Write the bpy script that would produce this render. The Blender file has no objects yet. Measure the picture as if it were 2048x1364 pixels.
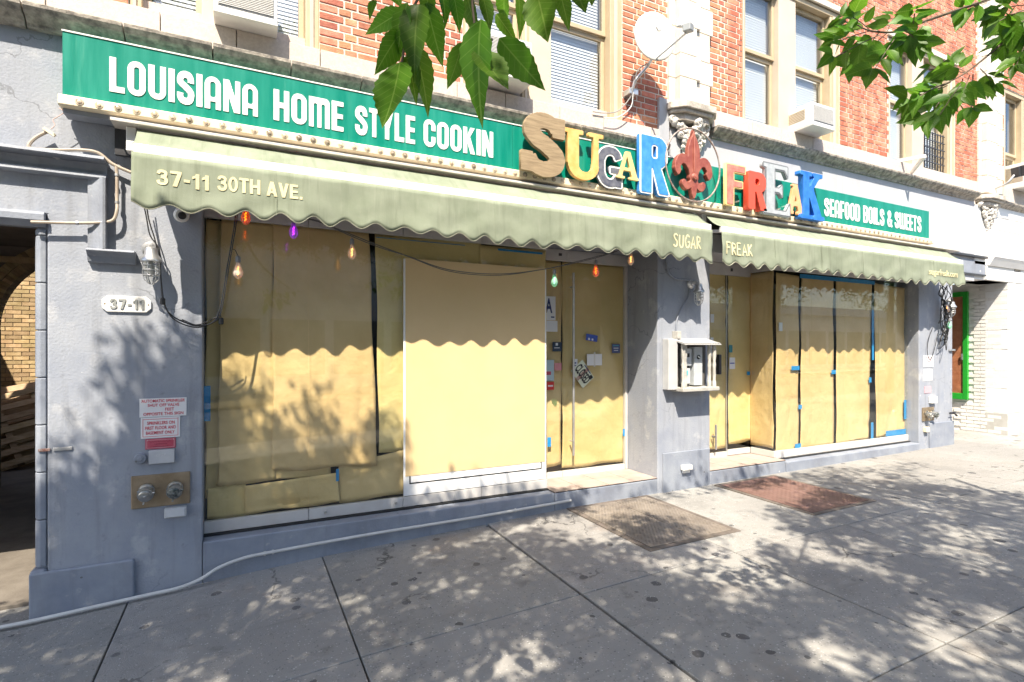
import bpy, bmesh, math, random
import numpy as np
from mathutils import Vector, Matrix
R = math.radians
random.seed(7); rng = np.random.default_rng(7)
sc = bpy.context.scene
COL = sc.collection
# ------------------------------------------------------------------ camera, sky, sun, exposure
D, H, F = 4.74, 1.6, 1077.0            # camera stands D in front of the facade plane (y=0), H above the datum
YAW = math.atan2(.4478, .8941); SN, CS = math.sin(YAW), math.cos(YAW)
cam_data = bpy.data.cameras.new('camera'); cam = bpy.data.objects.new('camera', cam_data); COL.objects.link(cam)
cam_data.sensor_width = 36; cam_data.lens = 36 * F / 2048; cam_data.clip_start = .05; cam_data.clip_end = 500
cam_data.shift_y = 15 / 2048
cam.location = (0, -D, H); cam.rotation_euler = (R(90), 0, -YAW); sc.camera = cam
SUN = Vector((.6, 1.0, -1.6)).normalized()      # direction the light travels
world = bpy.data.worlds.new('World'); sc.world = world; world.use_nodes = True
wn = world.node_tree.nodes; wl = world.node_tree.links
sky = wn.new('ShaderNodeTexSky'); sky.sky_type = 'NISHITA'; sky.sun_disc = False
sky.sun_elevation = math.asin(-SUN.z); sky.sun_rotation = math.atan2(-SUN.x, -SUN.y)
sky.air_density = 1.0; sky.dust_density = 1.4; sky.ozone_density = 1.0
bgn = wn['Background']; bgn.inputs[1].default_value = .142
wl.new(sky.outputs[0], bgn.inputs[0])
sl = bpy.data.lights.new('sun', 'SUN'); sl.energy = 5.0; sl.angle = R(.53); sl.color = (1, .90, .75)
so = bpy.data.objects.new('sun', sl); COL.objects.link(so); so.rotation_euler = SUN.to_track_quat('-Z', 'Y').to_euler()
so.location = (-6, -12, 18)
sc.view_settings.view_transform = 'Standard'; sc.view_settings.look = 'None'
sc.view_settings.exposure = 1.2; sc.view_settings.gamma = 1
sc.cycles.use_adaptive_sampling = True; sc.cycles.adaptive_threshold = .025; sc.cycles.max_bounces = 6; sc.cycles.diffuse_bounces = 3; sc.cycles.glossy_bounces = 4; sc.cycles.transparent_max_bounces = 16
sc.cycles.caustics_reflective = False; sc.cycles.caustics_refractive = False; sc.cycles.use_denoising = True

def at(u, v, Y=0.):
    """point on the plane y=Y seen at picture position (u,v) of the 2048x1364 photograph"""
    a = (u - 1024) / F; t = (D + Y) / (CS - SN * a)
    return Vector((t * (SN + CS * a), Y, H + (697 - v) / F * t))
def at_depth(u, v, d):
    a = (u - 1024) / F
    return Vector((d * (SN + CS * a), -D + d * (CS - SN * a), H + (697 - v) / F * d))
def to_px(p):
    dx, dy = p[0], p[1] + D; dep = dx * SN + dy * CS
    if dep < .05: return None
    return 1024 + F * (dx * CS - dy * SN) / dep, 697 - F * (p[2] - H) / dep, dep
def xat(u, Y=0.): return at(u, 0, Y).x
GX = [-30, -1.3, -.3, .66, 3.0, 5, 10, 14, 60]; GZ = [-.9, -.25, -.185, -.13, -.05, -.035, .01, .04, .4]
def gz(x, y=0.): return float(np.interp(x, GX, GZ)) + .012 * min(0, y)

# ------------------------------------------------------------------ materials
MATS = {}
def mat(name, c1, c2=None, scale=4, rough=.7, bump=0, bscale=60, metal=0, rand=0, spec=.5, detail=5, lo=.35, hi=.65, trans=0, emit=None, stretch=None, spots=None, coat=0, bdist=.01, patch=None, streak=None, veins=False, cracks=None):
    if name in MATS: return MATS[name]
    m = bpy.data.materials.new(name); m.use_nodes = True; MATS[name] = m
    n, l = m.node_tree.nodes, m.node_tree.links
    b = n['Principled BSDF']
    b.inputs['Roughness'].default_value = rough; b.inputs['Metallic'].default_value = metal
    b.inputs['Specular IOR Level'].default_value = spec; b.inputs['Coat Weight'].default_value = coat
    geo = n.new('ShaderNodeNewGeometry'); pos = geo.outputs['Position']
    if stretch:
        mp = n.new('ShaderNodeMapping'); mp.inputs['Scale'].default_value = stretch; l.new(pos, mp.inputs[0]); pos = mp.outputs[0]
    col = None
    if c2 is not None:
        t = n.new('ShaderNodeTexNoise'); t.inputs['Scale'].default_value = scale; t.inputs['Detail'].default_value = detail; t.inputs['Roughness'].default_value = .62
        l.new(pos, t.inputs['Vector'])
        mr = n.new('ShaderNodeMapRange'); mr.inputs[1].default_value = lo; mr.inputs[2].default_value = hi; l.new(t.outputs[0], mr.inputs[0])
        mx = n.new('ShaderNodeMix'); mx.data_type = 'RGBA'; mx.inputs[6].default_value = (*c1, 1); mx.inputs[7].default_value = (*c2, 1)
        l.new(mr.outputs[0], mx.inputs[0]); col = mx.outputs[2]
        rr = n.new('ShaderNodeMapRange'); rr.inputs[3].default_value = max(0, rough - .1); rr.inputs[4].default_value = min(1, rough + .1); l.new(t.outputs[0], rr.inputs[0]); l.new(rr.outputs[0], b.inputs['Roughness'])
    if spots:                                     # (scale, threshold, colour, keep share) small marks with a shape of their own
        for (ssc, th, scol, keep) in spots:
            v = n.new('ShaderNodeTexVoronoi'); v.inputs['Scale'].default_value = ssc; v.feature = 'F1'
            nz = n.new('ShaderNodeTexNoise'); nz.inputs['Scale'].default_value = ssc * 3; l.new(geo.outputs['Position'], nz.inputs['Vector'])
            va = n.new('ShaderNodeVectorMath'); va.operation = 'SCALE'; va.inputs['Scale'].default_value = .12 / ssc * 1.2; l.new(nz.outputs['Color'], va.inputs[0])
            vb = n.new('ShaderNodeVectorMath'); vb.operation = 'ADD'; l.new(geo.outputs['Position'], vb.inputs[0]); l.new(va.outputs[0], vb.inputs[1]); l.new(vb.outputs[0], v.inputs['Vector'])
            sp = n.new('ShaderNodeSeparateColor'); l.new(v.outputs['Color'], sp.inputs[0])
            mul = n.new('ShaderNodeMath'); mul.operation = 'MULTIPLY'; l.new(sp.outputs[1], mul.inputs[0]); mul.inputs[1].default_value = th
            lt = n.new('ShaderNodeMath'); lt.operation = 'LESS_THAN'; l.new(v.outputs['Distance'], lt.inputs[0]); l.new(mul.outputs[0], lt.inputs[1])
            kp = n.new('ShaderNodeMath'); kp.operation = 'LESS_THAN'; l.new(sp.outputs[0], kp.inputs[0]); kp.inputs[1].default_value = keep
            fa = n.new('ShaderNodeMath'); fa.operation = 'MULTIPLY'; l.new(lt.outputs[0], fa.inputs[0]); l.new(kp.outputs[0], fa.inputs[1])
            f2 = n.new('ShaderNodeMath'); f2.operation = 'MULTIPLY'; l.new(fa.outputs[0], f2.inputs[0]); f2.inputs[1].default_value = .85
            mx = n.new('ShaderNodeMix'); mx.data_type = 'RGBA'; mx.inputs[7].default_value = (*scol, 1)
            if col is None: mx.inputs[6].default_value = (*c1, 1)
            else: l.new(col, mx.inputs[6])
            l.new(f2.outputs[0], mx.inputs[0]); col = mx.outputs[2]
    def layer(vec_scale, ncol, lo_, hi_, amt, det=6):
        nonlocal col
        mp_ = n.new('ShaderNodeMapping'); mp_.inputs['Scale'].default_value = vec_scale; l.new(geo.outputs['Position'], mp_.inputs[0])
        t_ = n.new('ShaderNodeTexNoise'); t_.inputs['Scale'].default_value = 1; t_.inputs['Detail'].default_value = det; t_.inputs['Roughness'].default_value = .65; l.new(mp_.outputs[0], t_.inputs['Vector'])
        r_ = n.new('ShaderNodeMapRange'); r_.inputs[1].default_value = lo_; r_.inputs[2].default_value = hi_; r_.inputs[4].default_value = amt; l.new(t_.outputs[0], r_.inputs[0])
        x_ = n.new('ShaderNodeMix'); x_.data_type = 'RGBA'; x_.inputs[7].default_value = (*ncol, 1)
        if col is None: x_.inputs[6].default_value = (*c1, 1)
        else: l.new(col, x_.inputs[6])
        l.new(r_.outputs[0], x_.inputs[0]); col = x_.outputs[2]
    for pt_ in (patch or []): layer((pt_[0],) * 3, *pt_[1:])
    for pt_ in (streak or []): layer(*pt_)
    if cracks:
        csc, cth, ccol = cracks
        nz = n.new('ShaderNodeTexNoise'); nz.inputs['Scale'].default_value = 5; nz.inputs['Detail'].default_value = 6; l.new(geo.outputs['Position'], nz.inputs['Vector'])
        va = n.new('ShaderNodeVectorMath'); va.operation = 'SCALE'; va.inputs['Scale'].default_value = .35; l.new(nz.outputs['Color'], va.inputs[0])
        vb = n.new('ShaderNodeVectorMath'); vb.operation = 'ADD'; l.new(geo.outputs['Position'], vb.inputs[0]); l.new(va.outputs[0], vb.inputs[1])
        v = n.new('ShaderNodeTexVoronoi'); v.feature = 'DISTANCE_TO_EDGE'; v.inputs['Scale'].default_value = csc; l.new(vb.outputs[0], v.inputs['Vector'])
        lt = n.new('ShaderNodeMath'); lt.operation = 'LESS_THAN'; l.new(v.outputs['Distance'], lt.inputs[0]); lt.inputs[1].default_value = cth
        nm = n.new('ShaderNodeTexNoise'); nm.inputs['Scale'].default_value = 1.1; l.new(geo.outputs['Position'], nm.inputs['Vector'])
        mk = n.new('ShaderNodeMapRange'); mk.inputs[1].default_value = .53; mk.inputs[2].default_value = .60; mk.inputs[4].default_value = .75; l.new(nm.outputs[0], mk.inputs[0])
        fa = n.new('ShaderNodeMath'); fa.operation = 'MULTIPLY'; l.new(lt.outputs[0], fa.inputs[0]); l.new(mk.outputs[0], fa.inputs[1])
        x_ = n.new('ShaderNodeMix'); x_.data_type = 'RGBA'; x_.inputs[7].default_value = (*ccol, 1); l.new(col, x_.inputs[6]); l.new(fa.outputs[0], x_.inputs[0]); col = x_.outputs[2]
    if veins:
        tc = n.new('ShaderNodeTexCoord'); sx_ = n.new('ShaderNodeSeparateXYZ'); l.new(tc.outputs['Object'], sx_.inputs[0])
        def mth(op, a_, b_=None, c_=None):
            q_ = n.new('ShaderNodeMath'); q_.operation = op
            for i_, v_ in enumerate((a_, b_, c_)):
                if v_ is None: continue
                if isinstance(v_, (int, float)): q_.inputs[i_].default_value = v_
                else: l.new(v_, q_.inputs[i_])
            return q_.outputs[0]
        ay = mth('ABSOLUTE', sx_.outputs[1]); mid_ = mth('LESS_THAN', ay, .010); sv = mth('FRACT', mth('MULTIPLY', mth('SUBTRACT', sx_.outputs[0], mth('MULTIPLY', ay, .9)), 9.0)); side_ = mth('MULTIPLY', mth('LESS_THAN', sv, .10), .35)
        fac_ = mth('MAXIMUM', mth('MULTIPLY', mid_, .65), side_)
        x_ = n.new('ShaderNodeMix'); x_.data_type = 'RGBA'; x_.inputs[7].default_value = (.26, .42, .08, 1); l.new(col, x_.inputs[6]); l.new(fac_, x_.inputs[0]); col = x_.outputs[2]
    if rand:
        oi = n.new('ShaderNodeObjectInfo'); hs = n.new('ShaderNodeHueSaturation')
        if col is None: hs.inputs['Color'].default_value = (*c1, 1)
        else: l.new(col, hs.inputs['Color'])
        mr = n.new('ShaderNodeMapRange'); mr.inputs[3].default_value = 1 - rand; mr.inputs[4].default_value = 1 + rand
        l.new(oi.outputs['Random'], mr.inputs[0]); l.new(mr.outputs[0], hs.inputs['Value']); 
        m2 = n.new('ShaderNodeMath'); m2.operation = 'MULTIPLY'; l.new(oi.outputs['Random'], m2.inputs[0]); m2.inputs[1].default_value = 7.13
        fr = n.new('ShaderNodeMath'); fr.operation = 'FRACT'; l.new(m2.outputs[0], fr.inputs[0])
        m3 = n.new('ShaderNodeMapRange'); m3.inputs[3].default_value = .49; m3.inputs[4].default_value = .512; l.new(fr.outputs[0], m3.inputs[0]); l.new(m3.outputs[0], hs.inputs['Hue'])
        col = hs.outputs[0]
    if col is None: b.inputs['Base Color'].default_value = (*c1, 1)
    else: l.new(col, b.inputs['Base Color'])
    if bump:
        t = n.new('ShaderNodeTexNoise'); t.inputs['Scale'].default_value = bscale; t.inputs['Detail'].default_value = 6; l.new(pos, t.inputs['Vector'])
        bp = n.new('ShaderNodeBump'); bp.inputs['Strength'].default_value = bump; bp.inputs['Distance'].default_value = bdist; l.new(t.outputs[0], bp.inputs['Height']); l.new(bp.outputs[0], b.inputs['Normal'])
    if emit:
        b.inputs['Emission Color'].default_value = (*emit[0], 1); b.inputs['Emission Strength'].default_value = emit[1]
    if trans:
        tr = n.new('ShaderNodeBsdfTranslucent'); 
        if col is None: tr.inputs[0].default_value = (*c1, 1)
        else: l.new(col, tr.inputs[0])
        ms = n.new('ShaderNodeMixShader'); ms.inputs[0].default_value = trans
        l.new(b.outputs[0], ms.inputs[1]); l.new(tr.outputs[0], ms.inputs[2]); l.new(ms.outputs[0], n['Material Output'].inputs[0])
    return m
def glass_mat(name, tint, refl=1.0, ior=1.5):
    m = bpy.data.materials.new(name); m.use_nodes = True; MATS[name] = m
    n, l = m.node_tree.nodes, m.node_tree.links; n.remove(n['Principled BSDF'])
    geo = n.new('ShaderNodeNewGeometry'); dt = n.new('ShaderNodeVectorMath'); dt.operation = 'DOT_PRODUCT'; l.new(geo.outputs['Normal'], dt.inputs[0]); l.new(geo.outputs['Incoming'], dt.inputs[1])
    ab = n.new('ShaderNodeMath'); ab.operation = 'ABSOLUTE'; l.new(dt.outputs['Value'], ab.inputs[0])
    om = n.new('ShaderNodeMath'); om.operation = 'SUBTRACT'; om.inputs[0].default_value = 1; l.new(ab.outputs[0], om.inputs[1])
    pw = n.new('ShaderNodeMath'); pw.operation = 'POWER'; l.new(om.outputs[0], pw.inputs[0]); pw.inputs[1].default_value = 5
    f0 = ((ior - 1) / (ior + 1)) ** 2; fr = n.new('ShaderNodeMath'); fr.operation = 'MULTIPLY_ADD'; l.new(pw.outputs[0], fr.inputs[0]); fr.inputs[1].default_value = 1 - f0; fr.inputs[2].default_value = f0
    t = n.new('ShaderNodeBsdfTransparent'); t.inputs[0].default_value = (*tint, 1)
    g = n.new('ShaderNodeBsdfGlossy'); g.inputs['Roughness'].default_value = .0; g.inputs[0].default_value = (refl, refl, refl, 1)
    ms = n.new('ShaderNodeMixShader'); l.new(fr.outputs[0], ms.inputs[0]); l.new(t.outputs[0], ms.inputs[1]); l.new(g.outputs[0], ms.inputs[2]); l.new(ms.outputs[0], n['Material Output'].inputs[0])
    return m
GREY = mat('grey_stucco', (.255, .28, .335), (.345, .365, .405), 2.2, .75, .2, 60, cracks=(1.3, .006, (.17, .18, .20)), spots=[(5, .14, (.66, .66, .66), .12), (9, .10, (.2, .2, .22), .10), (24, .3, (.58, .58, .58), .03)], bdist=.016, patch=[(1.1, (.22, .235, .27), .50, .68, .5), (4, (.46, .465, .48), .56, .68, .6), (14, (.17, .175, .19), .60, .72, .5)], streak=[((8, 8, .7), (.19, .20, .22), .53, .72, .6)])
GREYD = mat('grey_trim_paint', (.205, .23, .285), (.285, .31, .355), 3, .6, .25, 60, spots=[(7, .18, (.65, .65, .64), .16), (16, .2, (.12, .12, .12), .10)], patch=[(1.6, (.17, .18, .21), .48, .68, .6), (9, (.45, .45, .45), .63, .72, .5)], streak=[((9, 9, 1.), (.16, .165, .18), .54, .75, .5)])
FASC = mat('grey_fascia_paint', (.40, .405, .43), (.47, .475, .495), 1.6, .75, .2, 45, streak=[((6, 6, .5), (.33, .335, .35), .52, .75, .6)])
BLACKP = mat('black_trim_paint', (.03, .03, .035), (.05, .05, .055), 8, .4)
SIDE = mat('sidewalk_concrete', (.235, .228, .215), (.335, .325, .305), 1.1, .85, .6, 160, spots=[(3.2, .20, (.055, .055, .058), .30), (5.3, .26, (.05, .05, .055), .20), (9, .3, (.07, .07, .07), .12), (90, .5, (.50, .49, .47), .16), (70, .5, (.15, .15, .15), .18)], detail=9, rand=.10, bdist=.006, cracks=(.55, .0045, (.06, .058, .055)), patch=[(.55, (.145, .14, .135), .48, .68, .6), (2.6, (.36, .35, .33), .57, .72, .55), (.9, (.21, .14, .095), .58, .74, .45), (6, (.13, .125, .12), .58, .7, .5)], streak=[((.8, 14, 1), (.13, .125, .12), .58, .75, .45)])
JOINT = mat('joint_dirt', (.03, .028, .025), (.08, .075, .07), 12, .95)
ROAD = mat('asphalt', (.045, .045, .048), (.07, .07, .07), 5, .85, .5, 120)
TILE = mat('landing_tile', (.34, .27, .235), (.43, .355, .31), 5, .6, .15, 80)
MORT = mat('mortar', (.62, .53, .44), (.72, .63, .54), 8, .9, .4, 120)
BRK = mat('red_brick', (.40, .115, .06), (.60, .25, .15), 14, .8, .5, 90, rand=.32, lo=.3, hi=.7)
BRKD = mat('dark_mortar_joint', (.30, .24, .19), (.36, .30, .24), 8, .9)
YBRK = mat('yellow_brick', (.34, .235, .115), (.45, .33, .185), 12, .85, .4, 90, rand=.3)
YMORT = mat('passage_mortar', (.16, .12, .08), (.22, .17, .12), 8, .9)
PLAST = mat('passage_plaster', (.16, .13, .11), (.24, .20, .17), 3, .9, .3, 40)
STONE = mat('pink_granite', (.50, .43, .38), (.60, .53, .47), 45, .75, .3, 150, rand=.05, detail=8)
STON2 = mat('weathered_cornice', (.16, .145, .13), (.50, .45, .38), 16, .85, .7, 30, detail=8)
CREAMS = mat('cream_terracotta', (.60, .55, .47), (.68, .63, .55), 6, .7, .2, 60, rand=.05)
ORN = mat('ornament_plaster', (.50, .47, .42), (.70, .67, .62), 18, .75, .3, 60)
TAN = mat('tan_window_frame', (.44, .35, .225), (.49, .395, .26), 5, .5)
TANL = mat('beige_panel', (.52, .44, .345), (.56, .48, .38), 4, .6)
WHITEP = mat('white_paint', (.74, .735, .72), (.80, .80, .785), 4, .5)
WBRK = mat('white_painted_brick', (.70, .68, .64), (.78, .765, .73), 6, .7, .3, 60, rand=.04)
BLIND = mat('white_blind', (.78, .78, .77), (.82, .82, .82), 4, .6)
DARK = mat('unlit_room_black', (.015, .015, .017), (.03, .03, .03), 3, .9)  # near-black colour stands in for the shade of unlit rooms
FRAME = mat('silver_frame', (.50, .48, .46), (.56, .545, .525), 6, .45, spec=.5)
FRAMED = mat('frame_gasket', (.02, .02, .02), None, rough=.6)
GLASS = glass_mat('shop_glass', (.975, .985, .965), 1.0)
GLASSW = glass_mat('window_glass', (.93, .95, .96), 1.0, 1.8)
PAPER = mat('kraft_paper', (.66, .48, .225), (.78, .595, .31), 1.4, .75, .7, 7, rand=.06, bdist=.02, spec=.2)
SIGNG = mat('sign_green', (.0, .19, .135), (.012, .245, .18), 2.5, .32, stretch=(6, 1, .5), spec=.5, streak=[((18, 3, 1.3), (.10, .34, .26), .60, .80, .5)])
SIGNW = mat('sign_white', (.80, .79, .76), (.74, .73, .70), 6, .5)
CREAM = mat('cream_strip', (.72, .61, .41), (.78, .68, .50), 5, .5)
CANV = mat('green_canvas', (.205, .235, .17), (.26, .29, .22), 3.5, .85, .35, 260, spots=[(3, .13, (.11, .17, .11), .12)], bdist=.003, spec=.15, patch=[(1.3, (.28, .31, .235), .52, .72, .6), (4, (.12, .15, .10), .62, .8, .5)], streak=[((16, 3, 1.2), (.15, .17, .12), .52, .70, .55), ((40, 4, 3), (.30, .32, .25), .56, .70, .4)])
CANVY = mat('canvas_lettering', (.66, .60, .36), None, rough=.8)
METW = mat('white_metal', (.78, .77, .74), (.72, .71, .68), 6, .4)
STEEL = mat('galvanised_steel', (.52, .52, .52), (.62, .62, .62), 12, .38, metal=.8)
BRASS = mat('weathered_brass', (.25, .19, .12), (.36, .28, .19), 9, .45, metal=.55)
CHROME = mat('dull_chrome', (.6, .6, .58), (.3, .3, .28), 14, .3, metal=.9)
BLKR = mat('black_rubber', (.015, .015, .016), None, rough=.5)
CONDG = mat('conduit_beige', (.34, .28, .22), (.44, .38, .31), 10, .6)
PIPEW = mat('pipe_pale', (.62, .61, .58), (.52, .51, .49), 6, .5)
RUST = mat('red_hatch_steel', (.15, .085, .07), (.22, .13, .11), 4, .6, .3, 60, patch=[(3, (.12, .075, .06), .52, .7, .7), (9, (.33, .25, .22), .6, .75, .5)])
GHATCH = mat('grey_hatch_steel', (.17, .145, .12), (.25, .215, .18), 4, .55, .3, 60, patch=[(3, (.11, .09, .075), .52, .7, .7), (9, (.32, .28, .25), .6, .75, .5)])
REDP = mat('red_lettering', (.60, .03, .06), None, rough=.5)
PINK = mat('faded_red_plate', (.45, .06, .10), (.52, .10, .14), 14, .5)
BLUET = mat('blue_tape', (.01, .22, .55), (.02, .28, .62), 20, .6)
LEAF = mat('leaf', (.075, .20, .012), (.12, .28, .022), 9, .42, rand=.30, veins=True, trans=.6, spec=.45)
CROWN = mat('crown_leaf', (.05, .12, .015), (.08, .18, .03), 3, .5, trans=.25)
BARK = mat('bark', (.10, .075, .055), (.17, .135, .10), 14, .9, .7, 30)
PALW = mat('pallet_wood', (.40, .28, .155), (.55, .41, .26), 8, .85, .3, 40, stretch=(1, 1, 6), rand=.15)
POSTY = mat('added_blank_yellow', (.68, .50, .26), (.71, .525, .285), 2, .55, .15, 3, bdist=.02)  # colour of the added blank on the poster board
BLK = mat('black_print', (.012, .012, .014), None, rough=.5)
def flat(name, c, rough=.5, **k): return mat(name, c, None, rough=rough, **k)

# ------------------------------------------------------------------ mesh helpers
class MB:
    def __init__(s): s.v = []; s.f = []; s.smooth = False
    def add(s, vs, fs):
        o = len(s.v); s.v += [tuple(p) for p in vs]; s.f += [tuple(i + o for i in f) for f in fs]; return s
    def box(s, x0, x1, y0, y1, z0, z1):
        return s.add([(x0, y0, z0), (x1, y0, z0), (x1, y1, z0), (x0, y1, z0), (x0, y0, z1), (x1, y0, z1), (x1, y1, z1), (x0, y1, z1)],
                     [(3, 2, 1, 0), (4, 5, 6, 7), (0, 1, 5, 4), (1, 2, 6, 5), (2, 3, 7, 6), (3, 0, 4, 7)])
    def obox(s, c, ax, ay, az):      # oriented box from centre and half axes
        c, ax, ay, az = map(Vector, (c, ax, ay, az))
        return s.add([c + i * ax + j * ay + k * az for k in (-1, 1) for (i, j) in ((-1, -1), (1, -1), (1, 1), (-1, 1))],
                     [(3, 2, 1, 0), (4, 5, 6, 7), (0, 1, 5, 4), (1, 2, 6, 5), (2, 3, 7, 6), (3, 0, 4, 7)])
    def bar(s, a, b, w, h, up=(0, 0, 1)):
        a, b = Vector(a), Vector(b); d = (b - a); t = d.normalized(); n = t.cross(Vector(up)); 
        if n.length < 1e-4: n = t.cross(Vector((1, 0, 0)))
        n.normalize(); m = n.cross(t)
        return s.obox((a + b) / 2, d / 2, n * w / 2, m * h / 2)
    def extrude_x(s, prof, x0, x1):  # profile of (y,z) swept along x
        n = len(prof); vs = [(x0, y, z) for y, z in prof] + [(x1, y, z) for y, z in prof]
        fs = [(i, (i + 1) % n, n + (i + 1) % n, n + i) for i in range(n)] + [tuple(range(n - 1, -1, -1)), tuple(range(n, 2 * n))]
        return s.add(vs, fs)
    def extrude_z(s, prof, z0, z1):
        n = len(prof); vs = [(x, y, z0) for x, y in prof] + [(x, y, z1) for x, y in prof]
        fs = [(i, (i + 1) % n, n + (i + 1) % n, n + i) for i in range(n)] + [tuple(range(n - 1, -1, -1)), tuple(range(n, 2 * n))]
        return s.add(vs, fs)
    def tube(s, pts, r, n=8, cap=True):
        pts = [Vector(p) for p in pts]; rs = [float(q) for q in r] if isinstance(r, (list, tuple)) else [r] * len(pts)
        rings = []; up = Vector((0, 0, 1)); prev = None
        for i, p in enumerate(pts):
            t = (pts[min(i + 1, len(pts) - 1)] - pts[max(i - 1, 0)]).normalized()
            if prev is None:
                nn = t.cross(up); 
                if nn.length < 1e-3: nn = t.cross(Vector((1, 0, 0)))
            else: nn = prev - t * prev.dot(t)
            nn.normalize(); prev = nn; bb = t.cross(nn)
            rings.append([p + rs[i] * (math.cos(2 * math.pi * k / n) * nn + math.sin(2 * math.pi * k / n) * bb) for k in range(n)])
        vs = [q for rg in rings for q in rg]; fs = []
        for i in range(len(pts) - 1):
            for k in range(n): fs.append((i * n + k, i * n + (k + 1) % n, (i + 1) * n + (k + 1) % n, (i + 1) * n + k))
        if cap: fs += [tuple(range(n - 1, -1, -1)), tuple((len(pts) - 1) * n + k for k in range(n))]
        s.smooth = True
        return s.add(vs, fs)
    def lathe(s, prof, c, axis=(0, 0, 1), n=16):   # prof: (radius, height along axis)
        c = Vector(c); a = Vector(axis).normalized(); u = a.cross(Vector((0, 0, 1)))
        if u.length < 1e-3: u = Vector((1, 0, 0))
        u.normalize(); w = a.cross(u)
        vs = [c + a * h + r * (math.cos(2 * math.pi * k / n) * u + math.sin(2 * math.pi * k / n) * w) for r, h in prof for k in range(n)]
        fs = [(i * n + k, i * n + (k + 1) % n, (i + 1) * n + (k + 1) % n, (i + 1) * n + k) for i in range(len(prof) - 1) for k in range(n)]
        fs += [tuple(range(n - 1, -1, -1)), tuple((len(prof) - 1) * n + k for k in range(n))]
        s.smooth = True
        return s.add(vs, fs)
    def mesh(s, name, m=None, off=(0, 0, 0)):
        me = bpy.data.meshes.new(name); o = Vector(off)
        me.from_pydata([Vector(p) - o for p in s.v], [], s.f)
        bm = bmesh.new(); bm.from_mesh(me); bmesh.ops.recalc_face_normals(bm, faces=bm.faces)
        bm.to_mesh(me); bm.free()
        if m: me.materials.append(m)
        if s.smooth:
            me.shade_smooth(); me.set_sharp_from_angle(angle=R(40))
        return me
    def build(s, name, m, parent=None, bevel=0, seg=2):
        off = origin(parent) if parent else (0, 0, 0)
        o = bpy.data.objects.new(name, s.mesh(name, m, off)); COL.objects.link(o)
        if parent: o.parent = parent
        if bevel:
            bv = o.modifiers.new('bevel', 'BEVEL'); bv.width = bevel; bv.segments = seg; bv.limit_method = 'ANGLE'; bv.angle_limit = R(35)
        return o
def origin(p):
    o = Vector((0, 0, 0))
    while p: o += p.location; p = p.parent
    return o
def tag(o, label=None, cat=None, group=None, kind=None):
    if label: o['label'] = label
    if cat: o['category'] = cat
    if group: o['group'] = group
    if kind: o['kind'] = kind
    return o
def thing(name, loc, label, cat, group=None):
    e = bpy.data.objects.new(name, None); COL.objects.link(e); e.location = loc; e.empty_display_size = .1
    return tag(e, label, cat, group)
def link(name, me, parent=None, loc=(0, 0, 0), rot=None):
    o = bpy.data.objects.new(name, me); COL.objects.link(o); o.parent = parent; o.location = Vector(loc) - (origin(parent) if parent else Vector((0, 0, 0)))
    if rot: o.rotation_euler = rot
    return o
def copy_tree(o, parent=None):
    c = o.copy(); COL.objects.link(c); c.parent = parent
    for ch in list(o.children): copy_tree(ch, c)
    return c
def bez(p0, p1, p2, p3, n=12):
    p0, p1, p2, p3 = map(Vector, (p0, p1, p2, p3)); out = []
    for i in range(n + 1):
        t = i / n; out.append(p0 * (1 - t) ** 3 + p1 * 3 * t * (1 - t) ** 2 + p2 * 3 * t * t * (1 - t) + p3 * t ** 3)
    return out
def smoothline(pts, n=6):
    pts = [Vector(p) for p in pts]; out = []
    for i in range(len(pts) - 1):
        a, b = pts[i], pts[i + 1]; pa = pts[i - 1] if i else a * 2 - b; pb = pts[i + 2] if i + 2 < len(pts) else b * 2 - a
        for k in range(n):
            t = k / n; out.append(.5 * ((2 * a) + (b - pa) * t + (2 * pa - 5 * a + 4 * b - pb) * t * t + (3 * a - pa - 3 * b + pb) * t ** 3))
    out.append(pts[-1]); return out

# ---- lettering: shapes rasterised, contoured, filled and extruded
def rect(x0, y0, x1, y1): return [(x0, y0), (x1, y0), (x1, y1), (x0, y1)]
def rr(x0, y0, x1, y1, r, n=10):
    o = []
    for cx, cy, a0 in ((x1 - r, y1 - r, 0), (x0 + r, y1 - r, 90), (x0 + r, y0 + r, 180), (x1 - r, y0 + r, 270)):
        for k in range(n + 1): a = R(a0 + 90 * k / n); o.append((cx + r * math.cos(a), cy + r * math.sin(a)))
    return o
def ell(cx, cy, rx, ry, n=40): return [(cx + rx * math.cos(2 * math.pi * k / n), cy + ry * math.sin(2 * math.pi * k / n)) for k in range(n)]
def strokes(pts, w, smooth=True):
    p = [Vector((x, y, 0)) for x, y in pts]
    if smooth: p = smoothline(p, 6)
    ws = w if callable(w) else (lambda t: w)
    polys = []
    L, Rr = [], []
    for i, q in enumerate(p):
        t = (p[min(i + 1, len(p) - 1)] - p[max(i - 1, 0)]).normalized(); nn = Vector((-t.y, t.x, 0)) * ws(i / (len(p) - 1)) / 2
        L.append((q + nn)); Rr.append((q - nn))
    for i in range(len(p) - 1):
        polys.append([(a.x, a.y) for a in (L[i], L[i + 1], Rr[i + 1], Rr[i])])
    return polys
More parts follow.
